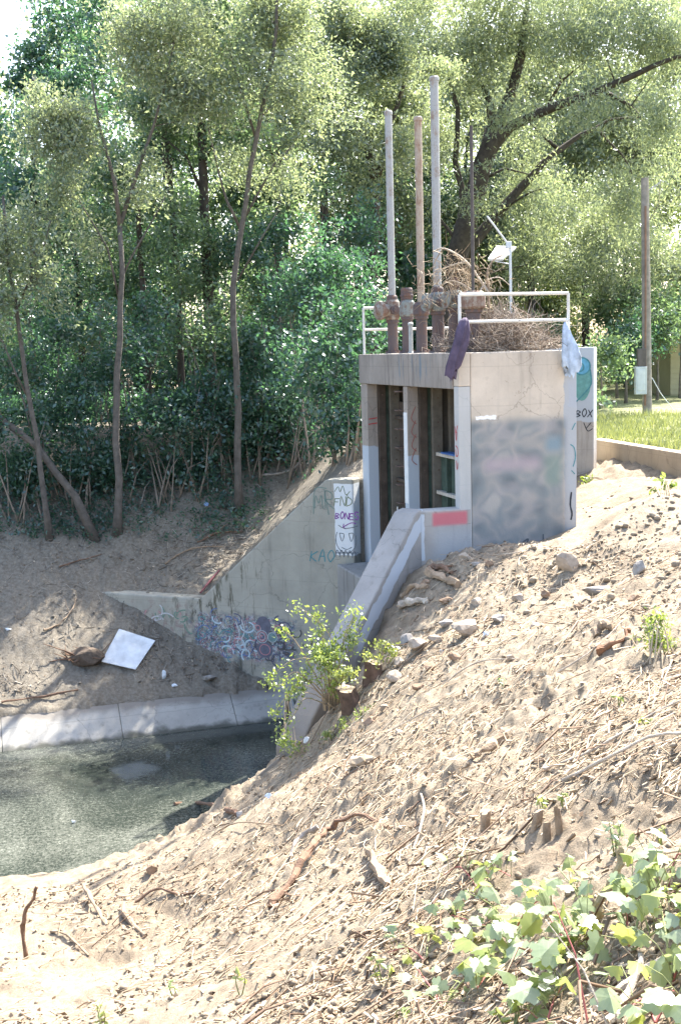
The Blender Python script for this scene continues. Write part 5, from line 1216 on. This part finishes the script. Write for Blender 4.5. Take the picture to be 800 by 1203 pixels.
# white board
q = [gp(120,783),gp(160,793),gp(183,760),gp(141,751)]
for i in range(4): q[i][2] += [0.10,0.07,0.12,0.14][i]
nrm = (V(q[1])-V(q[0])).cross(V(q[3])-V(q[0])).normalized(); m = MB(); m.hexa([V(k)-nrm*0.012 for k in q],[V(k)+nrm*0.012 for k in q])
tag(m.build('white_board', simple('white board', (0.56,0.59,0.61), 0.22, 0.6, 4), None), 'white rectangular board lying flat on the far bank', 'board')
# litter
def crumple(px, py, wpx, hpx, col, label, seed, name='litter', z=None):
    p = gp(px, py) if z is None else PZ(px, py, z); s = p[1]/FPX; me = rock_mesh(seed, wpx*s*0.5, wpx*s*0.35, hpx*s*0.5, 2)
    o = bpy.data.objects.new(name, me); COL.objects.link(o); me.materials.append(simple(name+' plastic', col, 0.2, 0.5, 20, bumpy=0.3)); o.location = (p[0],p[1],p[2]+hpx*s*0.3)
    tag(o, label, 'litter')
crumple(193,797,9,14,(0.7,0.74,0.76),'crumpled white bag right of the white board',501,'plastic_bag')
crumple(206,805,10,6,(0.7,0.73,0.75),'scrap of white plastic beside the crumpled bag',502,'plastic_scrap')
crumple(316,940,12,9,(0.55,0.65,0.8),'crushed pale blue bottle on the slope above the water',503,'crushed_bottle')
crumple(87,967,7,7,(0.75,0.77,0.75),'small white lump floating in the water',504,'foam_lump',0.0)
crumple(360,874,16,9,(0.7,0.70,0.68),'white lump at the foot of the wing wall',505,'foam_lump')
crumple(243,597,7,6,(0.3,0.45,0.75),'small blue scrap under the shrubs',506,'plastic_scrap')
crumple(570,748,9,9,(0.55,0.62,0.72),'pale blue scrap beside the large flat rock',507,'plastic_scrap')
crumple(10,745,10,5,(0.66,0.70,0.72),'white scrap near the left edge of the far bank',508,'plastic_scrap')
p0 = PZ(141,1008,0.02); tb = thing('plastic_bottle', 'clear bottle with blue label floating at the near waterline', 'bottle', p0)
dv = Vector((0.6,0.5,0.1)); m = MB(); m.lathe(V(p0)-dv*0.12, [(0.002,0),(0.034,0.01),(0.034,0.15),(0.014,0.2),(0.014,0.225)], 10, dv); m.build('body', simple('clear plastic', (0.62,0.68,0.72), 0.1, 0.2, 10), tb)
m = MB(); m.lathe(V(p0)-dv*0.12+dv.normalized()*0.05, [(0.0355,0),(0.0355,0.06)], 10, dv); m.build('bottle_label', simple('blue label', (0.08,0.25,0.6), 0.1, 0.4, 10), tb)
m = MB(); m.lathe(V(p0)-dv*0.12+dv.normalized()*0.226, [(0.016,0),(0.016,0.018)], 8, dv); m.build('cap', M_white, tb)
rcl = [gp(236,702)+[0,0,0.06], gp(246,690)+[0,0,0.1], gp(258,678)+[0,0,0.08]]
m = MB(); m.tube([V(a) for a in rcl], [0.02,0.03,0.02], 7); tag(m.build('red_rag', simple('faded red rag', (0.20,0.08,0.085), 0.3, 0.9, 12), None), 'faded red rag lying behind the wing wall', 'rag')

# ------------------------------------------------------------------ countless twigs, chips, clods and straw (stuff)
def sticks_np(base, dirs, length, rad, rg, bend=0.15):
    """three-sided tapering twigs of three rings"""
    N = len(base); up = np.array([0,0,1.0]); s1 = np.cross(dirs, up); s1 /= np.maximum(np.linalg.norm(s1,axis=1),1e-6)[:,None]; s2 = np.cross(s1, dirs)
    bd = rg.normal(size=(N,3))*bend*length[:,None]; vs = []
    for t, sc in ((0,1.0),(0.5,0.85),(1.0,0.4)):
        c = base+dirs*length[:,None]*t+bd*(4*t*(1-t))*0.5
        for k in range(3):
            a = 2*math.pi*k/3; vs.append(c+(s1*math.cos(a)+s2*math.sin(a))*rad[:,None]*sc)
    v = np.stack(vs, 1).reshape(-1,3); o = (np.arange(N)*9)[:,None,None]
    f = np.array([[r*3+k, r*3+(k+1)%3, (r+1)*3+(k+1)%3, (r+1)*3+k] for r in range(2) for k in range(3)])
    return v, (o+f[None]).reshape(-1,4)
def scatter_px(n, x0, x1, y0, y1, rg, keep=None):
    """spots spread over a stretch of ground, denser where the photograph shows it larger"""
    px = rg.uniform(x0,x1,n); py = rg.uniform(y0,y1,n)
    v = _f[None]*FPX+_r[None]*(px-CX)[:,None]-_u[None]*(py-CY)[:,None]; v = v/v[:,1:2]
    ds = np.concatenate([np.arange(2.5,12,0.05), np.arange(12,34,0.1)]); hit = np.full(n, np.nan)
    for d in ds:
        z = EYE[2]+v[:,2]*d; m_ = np.isnan(hit)
        if not m_.any(): break
        idx = np.where(m_)[0]; h = ground_smooth(v[idx,0]*d, np.full(len(idx), d)); b = z[idx] <= h+0.02; hit[idx[b]] = d
    ok = ~np.isnan(hit); d = hit[ok]; x = v[ok,0]*d; y = d; X, Y = to_local(x, y)
    g = G(x, y); sel = (g > 0.06)&~((X>-0.75)&(X<2.1)&(Y>-0.02)&(Y<5.2))
    sel &= rg.uniform(0,1,len(x)) < np.clip(0.6+0.95*vnoise(x*0.75+31, y*0.75), 0.10, 1)
    if keep is not None: sel &= keep(x, y, X, Y)
    return np.stack([x,y,g],1)[sel]
def near_keep(x, y, X, Y):
    nt = (X-NW0[0])*NWD[0]+(Y-NW0[1])*NWD[1]; nd = -(X-NW0[0])*NWD[1]+(Y-NW0[1])*NWD[0]
    rs = (x-RWA[0])*_rwn[0]+(y-RWA[1])*_rwn[1]
    return (Y < 2.5)&~((nt>-0.5)&(nt<3.4)&(nd<0.42))&(rs < -0.05)
def far_keep(x, y, X, Y):
    t = (X-FW0[0])*FWD[0]+(Y-FW0[1])*FWD[1]; dist = (X-FW0[0])*FWD[1]-(Y-FW0[1])*FWD[0]
    return (Y > 6.45)&~((t>-0.5)&(t<5.8)&(dist>-0.05)&(dist<0.4))
def litter(name, pts, lmin, lmax, rmin, rmax, mat, seed, label, tilt=0.15, bend=0.15, yaw=None, scale_d=True):
    rg = np.random.default_rng(seed); N = len(pts); yw = rg.uniform(0,2*math.pi,N) if yaw is None else rg.normal(yaw,0.8,N)
    e = 0.15; gx = (ground_smooth(pts[:,0]+e,pts[:,1])-ground_smooth(pts[:,0]-e,pts[:,1]))/(2*e); gy = (ground_smooth(pts[:,0],pts[:,1]+e)-ground_smooth(pts[:,0],pts[:,1]-e))/(2*e)
    d = np.stack([np.cos(yw),np.sin(yw),np.clip(gx,-1,1)*np.cos(yw)+np.clip(gy,-1,1)*np.sin(yw)+rg.normal(0,tilt,N)],1); d /= np.linalg.norm(d,axis=1)[:,None]
    L_ = rg.uniform(lmin,lmax,N)*rg.uniform(0.4,1,N); R_ = rg.uniform(rmin,rmax,N)
    b = pts-d*L_[:,None]*0.5; b[:,2] += R_*0.8+np.abs(d[:,2])*0.0+0.008
    v, f = sticks_np(b, d, L_, R_, rg, bend); o = np_mesh(name, v, f, mat, None); return tag(o, label, 'debris', None, 'stuff')
def twig_mat(name, cols):
    m, n, l, b = mat_new(name, 0.95); g = n.new('ShaderNodeNewGeometry')
    l.new(ramp(n, l, g.outputs['Random Per Island'], [(i/(len(cols)-1), c) for i, c in enumerate(cols)]), b.inputs['Base Color']); return m
T_dry = twig_mat('dry twigs', [(0.15,0.10,0.065),(0.30,0.225,0.145),(0.43,0.345,0.24),(0.54,0.46,0.345)])
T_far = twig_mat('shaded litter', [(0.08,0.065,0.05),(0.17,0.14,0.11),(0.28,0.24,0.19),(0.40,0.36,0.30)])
rgs = np.random.default_rng(31)
nb = np.concatenate([scatter_px(4200,-20,820,640,1215,rgs,near_keep), scatter_px(3600,420,820,640,930,rgs,near_keep), scatter_px(1800,230,560,860,1080,rgs,near_keep)])
litter('twig_litter', nb, 0.10, 0.55, 0.002, 0.007, T_dry, 32, 'dry twigs and roots strewn over the dug slope', 0.12, 0.18, 0.75)
nb2 = scatter_px(10500,-20,820,640,1215,rgs,near_keep)
litter('straw_litter', nb2, 0.05, 0.25, 0.0015, 0.004, T_dry, 33, 'fine straw and rootlets over the dug slope', 0.3, 0.25)
litter('root_litter', scatter_px(900,-20,820,650,1215,rgs,near_keep), 0.2, 0.8, 0.005, 0.011, twig_mat('brown roots', [(0.10,0.065,0.045),(0.18,0.12,0.08),(0.28,0.20,0.14)]), 39, 'brown roots and branch ends torn out over the slope', 0.10, 0.3)
nb3 = scatter_px(3200,-20,820,640,1215,rgs,near_keep)
litter('wood_chips', nb3, 0.03, 0.12, 0.006, 0.016, T_dry, 34, 'scattered wood chips and bark bits on the slope', 0.35, 0.05)
fb = np.concatenate([scatter_px(4500,-20,420,560,830,rgs,far_keep), scatter_px(1200,30,190,690,760,rgs,far_keep), scatter_px(900,180,330,620,700,rgs,far_keep)])
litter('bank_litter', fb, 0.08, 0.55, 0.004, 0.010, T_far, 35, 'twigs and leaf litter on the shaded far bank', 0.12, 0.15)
# clods: small broken lumps of soil
def clods(pts, smin, smax, mat, name, label, seed):
    rg = np.random.default_rng(seed); N = len(pts)
    ico = np.array([(0,0,1),(0.89,0,0.45),(0.28,0.85,0.45),(-0.72,0.53,0.45),(-0.72,-0.53,0.45),(0.28,-0.85,0.45),(0.72,0.53,-0.45),(-0.28,0.85,-0.45),(-0.89,0,-0.45),(-0.28,-0.85,-0.45),(0.72,-0.53,-0.45),(0,0,-1)])
    fc = np.array([(0,1,2),(0,2,3),(0,3,4),(0,4,5),(0,5,1),(1,6,2),(2,7,3),(3,8,4),(4,9,5),(5,10,1),(6,7,2),(7,8,3),(8,9,4),(9,10,5),(10,6,1),(6,11,7),(7,11,8),(8,11,9),(9,11,10),(10,11,6)])
    s = rg.uniform(smin,smax,N)*rg.uniform(0.35,1,N)
    j = rg.uniform(0.6,1.25,(N,12,1)); sc = rg.uniform(0.7,1.3,(N,1,3))*np.array([1,1,0.75])
    v = pts[:,None,:]+ico[None]*j*sc*s[:,None,None]; v[:,:,2] += (s*0.25)[:,None]
    f = (np.arange(N)*12)[:,None,None]+fc[None]
    tag(np_mesh(name, v.reshape(-1,3), f.reshape(-1,3), mat, None), label, 'soil', None, 'stuff')
M_clod = simple('clod soil', (0.25,0.20,0.142), 0.35, 0.95, 12, bumpy=0.8)
clods(np.concatenate([scatter_px(10500,-20,820,640,1215,rgs,near_keep),scatter_px(900,560,820,560,720,rgs,near_keep)]), 0.010, 0.036, M_clod, 'soil_clods', 'broken soil clods over the dug slope', 36)
clods(scatter_px(260,600,820,575,720,rgs,near_keep), 0.03, 0.08, M_clod, 'soil_lumps', 'larger soil lumps along the ridge on the right', 37)
clods(scatter_px(1500,-20,420,600,830,rgs,far_keep), 0.02, 0.06, simple('bank clod', (0.20,0.175,0.14), 0.35, 0.95, 12), 'bank_clods', 'small clods and stones on the far bank', 38)

# ------------------------------------------------------------------ lawn grass
rg = np.random.default_rng(41); N = 42000
rt_ = rg.uniform(-8,9,N); rs_ = 0.3+rg.uniform(0,1,N)**1.3*16
gx = RWA[0]+_rwd[0]*rt_+_rwn[0]*rs_; gy = RWA[1]+_rwd[1]*rt_+_rwn[1]*rs_
gz = G(gx, gy); h = rg.uniform(0.05,0.20,N)*(0.6+0.5*(vnoise(gx*0.8,gy*0.8)+1)); a = rg.uniform(0,6.28,N); w = rg.uniform(0.008,0.02,N)
le = rg.normal(size=(N,2))*0.4*h[:,None]
v = np.stack([np.stack([gx-np.cos(a)*w,gy-np.sin(a)*w,gz-0.02],1),np.stack([gx+np.cos(a)*w,gy+np.sin(a)*w,gz-0.02],1),np.stack([gx+le[:,0],gy+le[:,1],gz+h],1)],1).reshape(-1,3)
L_grass = leaf_mat('lawn grass', (0.14,0.17,0.06), (0.24,0.28,0.08), 0.35)
tag(np_mesh('lawn_grass', v, np.arange(N*3).reshape(-1,3), L_grass, None), 'dry sunlit lawn grass behind the low retaining wall', 'grass', None, 'stuff')

# ------------------------------------------------------------------ dry brush on the deck
bt = thing('dry_brush', 'heap of dry brown brush piled on the deck behind the guard rail', 'brush', to_world(1.2, 1.0, DECK))
rg = np.random.default_rng(51); N = 2600
X_ = rg.normal(1.10,0.42,N); Y_ = rg.normal(1.0,0.5,N); X_ = np.clip(X_,0.45,1.95); Y_ = np.clip(Y_,0.15,2.4)
hh = np.maximum(0.05, 0.60*np.exp(-((X_-1.10)/0.6)**2))*rg.uniform(0,1,N)
w = np.stack([K[0]+X_*WX[0]+Y_*GY[0], K[1]+X_*WX[1]+Y_*GY[1], DECK+0.01+hh],1)
d = rg.normal(size=(N,3)); d[:,2] = d[:,2]*0.7+0.35; d /= np.linalg.norm(d,axis=1)[:,None]
v, f = sticks_np(w, d, rg.uniform(0.12,0.55,N), rg.uniform(0.003,0.006,N), rg, 0.35); np.maximum(v[:,2], DECK+0.006, out=v[:,2])
np_mesh('twig_mass', v, f, twig_mat('dry brush', [(0.10,0.08,0.065),(0.19,0.15,0.12),(0.30,0.25,0.205),(0.46,0.41,0.35)]), bt)['kind'] = 'stuff'
pos = w[rg.integers(0,N,1500)]+rg.normal(size=(1500,3))*0.06; pos[:,2] = np.maximum(pos[:,2], DECK+0.03)
v, f = leaf_verts(pos, 0.06, 0.5, 0.3, rg); np_mesh('dry_leaves', v, f, twig_mat('dry leaves', [(0.12,0.085,0.06),(0.22,0.165,0.12),(0.33,0.27,0.21)]), bt)['kind'] = 'stuff'
bd = 19.6
for pp, r_, mt in [([(575,345),(563,328),(545,305),(522,292),(508,296)],0.024,W_pale),([(548,307),(530,312),(515,320),(512,335)],0.014,W_pale),([(575,345),(572,320),(580,305),(590,300)],0.022,W_tan),([(575,380),(573,345),(572,322)],0.03,W_tan),
                   ([(560,345),(545,335),(530,330),(518,336)],0.018,W_pale),([(562,345),(572,330),(586,326),(598,335)],0.016,W_pale),([(600,360),(620,370),(635,390),(640,405)],0.014,W_tan),([(590,395),(605,372),(600,355)],0.016,W_pale),([(520,292),(512,305),(506,318)],0.010,W_tan),([(540,303),(535,320),(540,332)],0.010,W_tan),([(556,318),(548,330),(552,345)],0.010,W_tan)]:
    m = MB(); q = smooth_line([P(x,y,bd+0.1*i) for i,(x,y) in enumerate(pp)]); m.tube([V(k) for k in q], list(np.linspace(r_,r_*0.4,len(q))), 6); m.build('branch', mt, bt, smooth=True)
ps_ = np.concatenate([P(x,y,bd+rg.uniform(-0.3,0.5))[None] for x,y in zip(rg.normal(540,22,420), rg.normal(328,17,420))])
d = rg.normal(size=(420,3)); d[:,2] -= 0.8; d /= np.linalg.norm(d,axis=1)[:,None]
v, f = sticks_np(ps_, d, rg.uniform(0.1,0.3,420), rg.uniform(0.003,0.006,420), rg, 0.3); np_mesh('fine_twigs', v, f, T_dry, bt)['kind'] = 'stuff'

# low leafy ground cover along the foot of the wood
gc = scatter_px(900,-20,415,555,640,np.random.default_rng(61),lambda x,y,X,Y: (Y > 9.6))
if len(gc):
    rg = np.random.default_rng(62); pos = (gc[:,None,:]+rg.normal(size=(len(gc),14,3))*np.array([0.12,0.12,0.08])+np.array([0,0,0.12])).reshape(-1,3)
    v, f = leaf_verts(pos, 0.085, 0.5, 0.0, rg); tag(np_mesh('ground_cover', v, f, L_dark, None), 'low green plants along the foot of the wood', 'ground cover', None, 'stuff')
rg = np.random.default_rng(63); dl = np.concatenate([scatter_px(3500,-20,820,640,1215,rg,near_keep), scatter_px(3000,-20,420,575,830,rg,far_keep)]); dl[:,2] += 0.012
v, f = leaf_verts(dl+rg.normal(size=dl.shape)*np.array([0,0,0.004]), 0.05, 0.6, 0.0, rg)
tag(np_mesh('dead_leaves', v, f, twig_mat('dead leaves', [(0.10,0.065,0.04),(0.20,0.14,0.09),(0.33,0.25,0.17),(0.45,0.38,0.29)]), None), 'dead leaves scattered over both banks', 'leaf litter', None, 'stuff')
# ------------------------------------------------------------------ low plants
L_shrub = leaf_mat('shrub leaf', (0.15,0.21,0.055), (0.30,0.40,0.07), 0.45)
L_vine = leaf_mat('vine leaf', (0.20,0.26,0.145), (0.33,0.42,0.16), 0.40)
def add_veins(m, amt=0.35):
    n = m.node_tree.nodes; l = m.node_tree.links; t = n.new('ShaderNodeTexCoord'); s = n.new('ShaderNodeSeparateXYZ'); l.new(t.outputs['Object'], s.inputs[0])
    ay = math_n(n, l, 'ABSOLUTE', s.outputs['Y']); best = ay
    for x0 in (0.05, 0.28, 0.50, 0.70):
        best = math_n(n, l, 'MINIMUM', best, math_n(n, l, 'ABSOLUTE', math_n(n, l, 'SUBTRACT', ay, math_n(n, l, 'MULTIPLY', math_n(n, l, 'SUBTRACT', s.outputs['X'], x0), 0.95))))
    vm = math_n(n, l, 'MULTIPLY', math_n(n, l, 'SUBTRACT', 1.0, smooth(n, l, best, 0.006, 0.022)), amt)
    for nd in [q for q in n if q.type in ('BSDF_DIFFUSE', 'BSDF_TRANSLUCENT')]:
        src = nd.inputs['Color'].links[0].from_socket; l.new(mixc(n, l, vm, src, (0.42,0.48,0.30) if nd.type == 'BSDF_DIFFUSE' else (0.2,0.25,0.1)), nd.inputs['Color'])
add_veins(L_vine)
L_young = leaf_mat('young leaf', (0.22,0.27,0.075), (0.36,0.42,0.09), 0.45)
S_green = simple('green stem', (0.20,0.22,0.09), 0.2, 0.8, 10); S_red = simple('red vine stem', (0.32,0.10,0.09), 0.3, 0.7, 10); S_tan = simple('woody stem', (0.34,0.27,0.18), 0.3, 0.9, 10)
def small_shrub(name, label, foot, blobs, lm, seed, stems, leaf=0.045, ratio=0.5, sig=0.07, sprays=()):
    rg = np.random.default_rng(seed); t = thing(name, label, 'shrub', foot)
    cs, ps = crown_points(blobs, leaf*leaf*ratio*0.5, rg, 22, sig)
    for k in range(stems):
        c = cs[rg.integers(len(cs))]; s = foot+np.array([rg.normal()*0.06, rg.normal()*0.05, -0.04]); m = MB()
        md_ = s*0.45+c*0.55+np.array([0,0,0.12*np.linalg.norm(c-s)])
        m.tube([V(q) for q in smooth_line([s,md_,c])], list(np.linspace(0.009,0.003,9)), 5); m.build('stem', S_tan, t)
    for pts in sprays:
        m = MB(); q = smooth_line(pts, 6); m.tube([V(k) for k in q], list(np.linspace(0.010,0.003,len(q))), 5); m.build('stem', S_tan, t)
        e = np.array(q); k = len(e)
        ps = np.concatenate([ps, e[-k//2:][rg.integers(0,len(e[-k//2:]),40)]+rg.normal(size=(40,3))*0.05, e[-1]+rg.normal(size=(26,3))*0.055])
    v, f = leaf_verts(ps, leaf, ratio, 0.0, rg); np_mesh('foliage', v, f, lm, t); return t
d0 = 15.6; ft = gp(392,838)
small_shrub('green_shrub', 'bright green shrub growing over the foot of the near wing wall', ft,
    [blob(388,782,15.3,28,27,1.25),blob(364,796,15.3,18,15,0.9),blob(405,757,15.4,18,17,0.8),blob(402,806,15.2,17,12,1.1),blob(346,814,15.2,10,9,0.6),blob(412,724,15.4,8,22,0.5),blob(376,740,15.4,14,12,0.4)], L_shrub, 71, 14, 0.055, 0.5, 0.09,
    [[ft,P(392,760,15.4),P(372,728,15.3),P(348,712,15.2)],[ft,P(372,780,15.3),P(345,775,15.2),P(322,792,15.2)],[ft,P(365,800,15.3),P(340,815,15.2),P(322,838,15.2)],[ft,P(378,745,15.4),P(372,722,15.4)],[ft,P(350,790,15.2),P(330,805,15.2),P(315,800,15.2)],[ft,P(355,765,15.3),P(340,745,15.2),P(330,742,15.2)],[ft,P(360,820,15.2),P(345,840,15.1),P(330,855,15.1)],[ft,P(405,745,15.5),P(420,728,15.6)]])
small_shrub('green_shrub', 'small green shrub at the water edge below the wing wall', gp(337,888), [blob(336,872,15.2,13,12,1.3)], L_shrub, 72, 5, 0.05, 0.5, 0.07)
small_shrub('stump_sprout', 'leafy sprouts growing around the sawn stump by the wing wall', gp(440,800), [blob(460,763,15.4,12,14,1.1),blob(437,770,15.2,8,10,0.9),blob(448,758,15.5,8,8,0.8)], L_young, 73, 6, 0.05, 0.5, 0.06)
small_shrub('stump_sprout', 'yellow green sprouts on the thick split stump', gp(402,825), [blob(404,797,14.9,15,14,1.2)], L_young, 74, 5, 0.05, 0.5, 0.06)
small_shrub('green_shrub', 'small upright green shrub alone on the right slope', gp(771,780), [blob(769,752,10.3,17,22,1.7),blob(772,732,10.3,16,14,1.2)], L_shrub, 75, 12, 0.045, 0.35, 0.05)
small_shrub('weed', 'leafy weed on the ridge at the right edge', gp(782,588), [blob(780,574,18.2,16,11,1.6)], L_shrub, 76, 6, 0.09, 0.5, 0.07)
small_shrub('weed', 'low green weed at the foot of the grey return wall', gp(708,560), [blob(690,566,23.5,14,4,1.2)], L_shrub, 77, 5, 0.09, 0.4, 0.06)
for k, (x, y, rx, ry, lab) in enumerate([(405,848,12,6,'tuft of grass at the foot of the shrub'),(390,862,10,6,'low grass tuft by the wing wall end'),(428,835,8,5,'small green tuft below the sprouting stump')]):
    p = gp(x, y+4); small_shrub('grass_tuft', lab, p, [blob(x,y,p[1],rx,ry,1.0)], L_shrub, 80+k, 3, 0.08, 0.15, 0.05)
def sprout(name, label, px, py, hpx, wpx, lm, seed, nl, leaf, stemmat=S_green, d=None):
    """a few thin stems, each leaf an object of its own"""
    p = gp(px, py); s = p[1]/FPX; rg = np.random.default_rng(seed); t = thing(name, label, 'plant', p)
    ns = max(2, nl//6)
    for k in range(ns):
        tip = p+np.array([rg.uniform(-1,1)*wpx*s*0.6, rg.uniform(-0.6,0.6)*wpx*s*0.6, hpx*s*rg.uniform(0.6,1.0)]); mid = p*0.5+tip*0.5+np.array([rg.normal()*0.02,rg.normal()*0.02,0.02])
        q = smooth_line([p-np.array([0,0,0.03]),mid,tip],5); m = MB(); m.tube([V(a) for a in q], list(np.linspace(0.006,0.002,len(q))), 5); m.build('stem', stemmat, t)
        for j in range(nl//ns):
            a = q[rg.integers(len(q)//3,len(q))]; leaf_obj(a, leaf*rg.uniform(0.6,1.2), rg, lm, t, OVATE)
    return t
def leaf_shape(out, cup, name):
    """outline (x along the leaf, y half width) fan-meshed about the midrib"""
    n = len(out); vs = [(0.45,0,0.0)]; 
    for x, y in out: vs.append((x, y, -cup*abs(y)*1.2-0.10*cup*(x-0.4)**2*4))
    fs = [(0,i,i+1) for i in range(1,n)]+[(0,n,1)]
    me = bpy.data.meshes.new(name); me.from_pydata([Vector(v) for v in vs], [], fs); me.update(); return me
def mirror_out(h): return h+[(x,-y) for x,y in reversed(h)]
GRAPE_H = [(0.10,0.0),(-0.08,0.16),(-0.05,0.34),(0.12,0.36),(0.10,0.52),(0.32,0.56),(0.38,0.44),(0.46,0.36),(0.62,0.40),(0.70,0.30),(0.72,0.20),(0.88,0.12),(1.0,0.0)]
OV_H = [(0.0,0.0),(0.12,0.14),(0.32,0.24),(0.55,0.22),(0.8,0.10),(1.0,0.0)]
LEAVES = {}
def shapes(kind, h, lm):
    key = (kind, lm.name)
    if key not in LEAVES:
        LEAVES[key] = []
        for c in (0.25, 0.55, 0.85):
            me = leaf_shape(mirror_out(h), c, 'leaf'); me.materials.append(lm); LEAVES[key].append(me)
    return LEAVES[key]
OVATE, GRAPE = 'ovate', 'grape'
def leaf_obj(a, size, rg, lm, t, kind, facing=None):
    me = shapes(kind, OV_H if kind == OVATE else GRAPE_H, lm)[rg.integers(3)]
    o = bpy.data.objects.new('leaf', me); COL.objects.link(o); o.parent = t
    yaw = rg.uniform(0,6.28); o.rotation_euler = (rg.normal()*0.45, rg.normal()*0.4+0.25, yaw)
    o.location = V(a)-t.location; o.scale = (size,)*3; return o
SP = [('weed_sprout','yellow green sprouts around the stump cluster',636,962,26,16,L_young,18,0.05),('weed_sprout','pale sprout right of the stump cluster',662,950,30,10,L_young,10,0.05),
 ('weed_sprout','tall pale sprout above the upright stick',722,990,48,22,L_vine,22,0.06),('weed_sprout','yellow sprout at the right edge of the lower slope',778,990,24,14,L_young,10,0.05),
 ('weed_sprout','low yellow green sprout on the right slope',760,862,12,14,L_young,12,0.045),('weed_sprout','tiny green sprout left of the low yellow sprout',726,832,14,6,L_shrub,7,0.045),
 ('weed_sprout','low green sprout below the large flat rock',592,800,12,14,L_shrub,10,0.05),('weed_sprout','yellow leafed sprout above the grape leaves',575,1022,26,18,L_young,14,0.06),
 ('weed_sprout','leafy green sprout at the bottom left edge',122,1202,44,22,L_young,18,0.06),('weed_sprout','green sprout at the bottom, left of centre',205,1170,26,22,L_shrub,14,0.055),('weed_sprout','thin sprout at the bottom, centre left',283,1170,30,12,L_young,8,0.055),
 ('weed_sprout','light green sprout cluster left of the grape leaves',450,1140,36,30,L_young,20,0.055),('weed_sprout','low green sprouts below the light cluster',470,1170,22,26,L_shrub,12,0.05),('weed_sprout','bright sprout in front of the grape leaves',600,1190,60,34,L_young,22,0.06),
 ('weed_sprout','upright pale sprout left of the upright stick',648,1050,56,16,L_young,14,0.05),('weed_sprout','yellow sprout in the bottom right corner',790,1195,30,16,L_young,10,0.05),('weed_sprout','pale leafy sprout at the right edge above the grape leaves',790,1060,36,20,L_young,14,0.055)]
for k, (nm, lab, x, y, h, w, lm, nl, lf) in enumerate(SP): sprout(nm, lab, x, y, h, w, lm, 400+k, nl, lf)
def grape(label, px, py, runs, nl, seed, size=0.10):
    """trailing wild grape: stems over the ground, each broad leaf on its own stalk"""
    p = gp(px, py); rg = np.random.default_rng(seed); t = thing('wild_grape', label, 'vine', p, 'wild grape plants')
    for r in runs:
        pts = [gp(x,y)+np.array([0,0,u]) for x,y,u in r]; q = smooth_line([p]+pts, 6)
        m = MB(); m.tube([V(a) for a in q], list(np.linspace(0.006,0.003,len(q))), 5); m.build('vine_stem', S_red if rg.random() < 0.6 else S_green, t)
        for j in range(int(nl*1.25)):
            a = np.array(q[rg.integers(1,len(q))]); b_ = a+np.array([rg.normal()*0.07, rg.normal()*0.07, rg.uniform(0.05,0.16)])
            m = MB(); m.tube([V(a),V((a+b_)/2+np.array([0,0,0.02])),V(b_)], [0.0025,0.002,0.0018], 4); m.build('leaf_stalk', S_green, t)
            leaf_obj(b_, size*rg.uniform(0.55,1.2), rg, L_vine if rg.random() < 0.8 else L_young, t, GRAPE)
NG = 1
grape('wild grape sprawling left of the upright stick, widest leaves', 600,1075, [[(580,1060,0.06),(550,1050,0.10)],[(570,1080,0.06),(530,1075,0.08)],[(620,1060,0.10),(650,1055,0.14)]], 9, 501)
grape('wild grape with large pale leaves in front of the dark hollow', 590,1120, [[(570,1105,0.08),(540,1100,0.10)],[(600,1100,0.10),(620,1090,0.12)],[(575,1140,0.06),(560,1160,0.06)]], 8, 502, 0.12)
grape('wild grape at the foot of the upright stick', 670,1110, [[(650,1090,0.10),(640,1075,0.12)],[(680,1100,0.10),(690,1105,0.10)],[(660,1130,0.06),(640,1150,0.08)]], 9, 503)
grape('wild grape spreading right of the upright stick', 740,1105, [[(735,1090,0.12),(745,1070,0.14)],[(755,1085,0.12),(775,1065,0.14)],[(770,1105,0.10),(800,1095,0.12)]], 9, 504)
grape('wild grape at the right edge of the picture, half in view', 790,1130, [[(780,1105,0.12),(770,1080,0.16)],[(800,1120,0.12),(820,1100,0.16)]], 9, 505)
grape('wild grape at the bottom edge with a large ribbed leaf', 640,1185, [[(650,1165,0.08),(665,1150,0.10)],[(620,1175,0.08),(600,1185,0.08)]], 8, 506, 0.125)
grape('single grape runner with few leaves at the bottom left of the vines', 520,1165, [[(510,1150,0.05),(490,1130,0.06)],[(540,1150,0.06),(560,1135,0.08)]], 6, 507, 0.09)
grape('wild grape reaching up beside the pale sprouts', 690,1060, [[(670,1045,0.10),(655,1030,0.12)],[(680,1050,0.10),(672,1060,0.12)]], 4, 508, 0.08)
grape('sprawling grape shoots above the widest leaves, left of the pale sprouts', 560,1030, [[(540,1025,0.05),(520,1035,0.05)],[(580,1020,0.06),(600,1030,0.08)]], 5, 509, 0.085)
grape('grape runner creeping left along the soil, small leaves', 500,1110, [[(480,1105,0.04),(455,1115,0.05)],[(505,1090,0.05),(520,1100,0.06)]], 4, 510, 0.08)
grape('grape shoots at the right edge above the upright stick', 780,1045, [[(765,1035,0.08),(750,1045,0.10)],[(795,1030,0.08),(810,1040,0.10)]], 6, 511, 0.095)
grape('low grape leaves in the bottom right corner', 770,1180, [[(755,1170,0.06),(740,1185,0.06)],[(790,1165,0.08),(805,1180,0.08)]], 4, 512, 0.10)
# thin red canes rising through the vines
for k, (a, b_, lab) in enumerate([((690,1190),(650,1060),'thin red cane leaning through the grape leaves'),((720,1200),(640,1080),'pale thin cane crossing the red one')]):
    p = gp(*a); q = P(b_[0], b_[1], p[1]+0.25); m = MB(); m.tube([V(p),V((p+q)/2+np.array([0.02,0,0.03])),V(q)], [0.005,0.004,0.002], 5)
    tag(m.build('cane', S_red if k == 0 else W_pale, None), lab, 'cane')
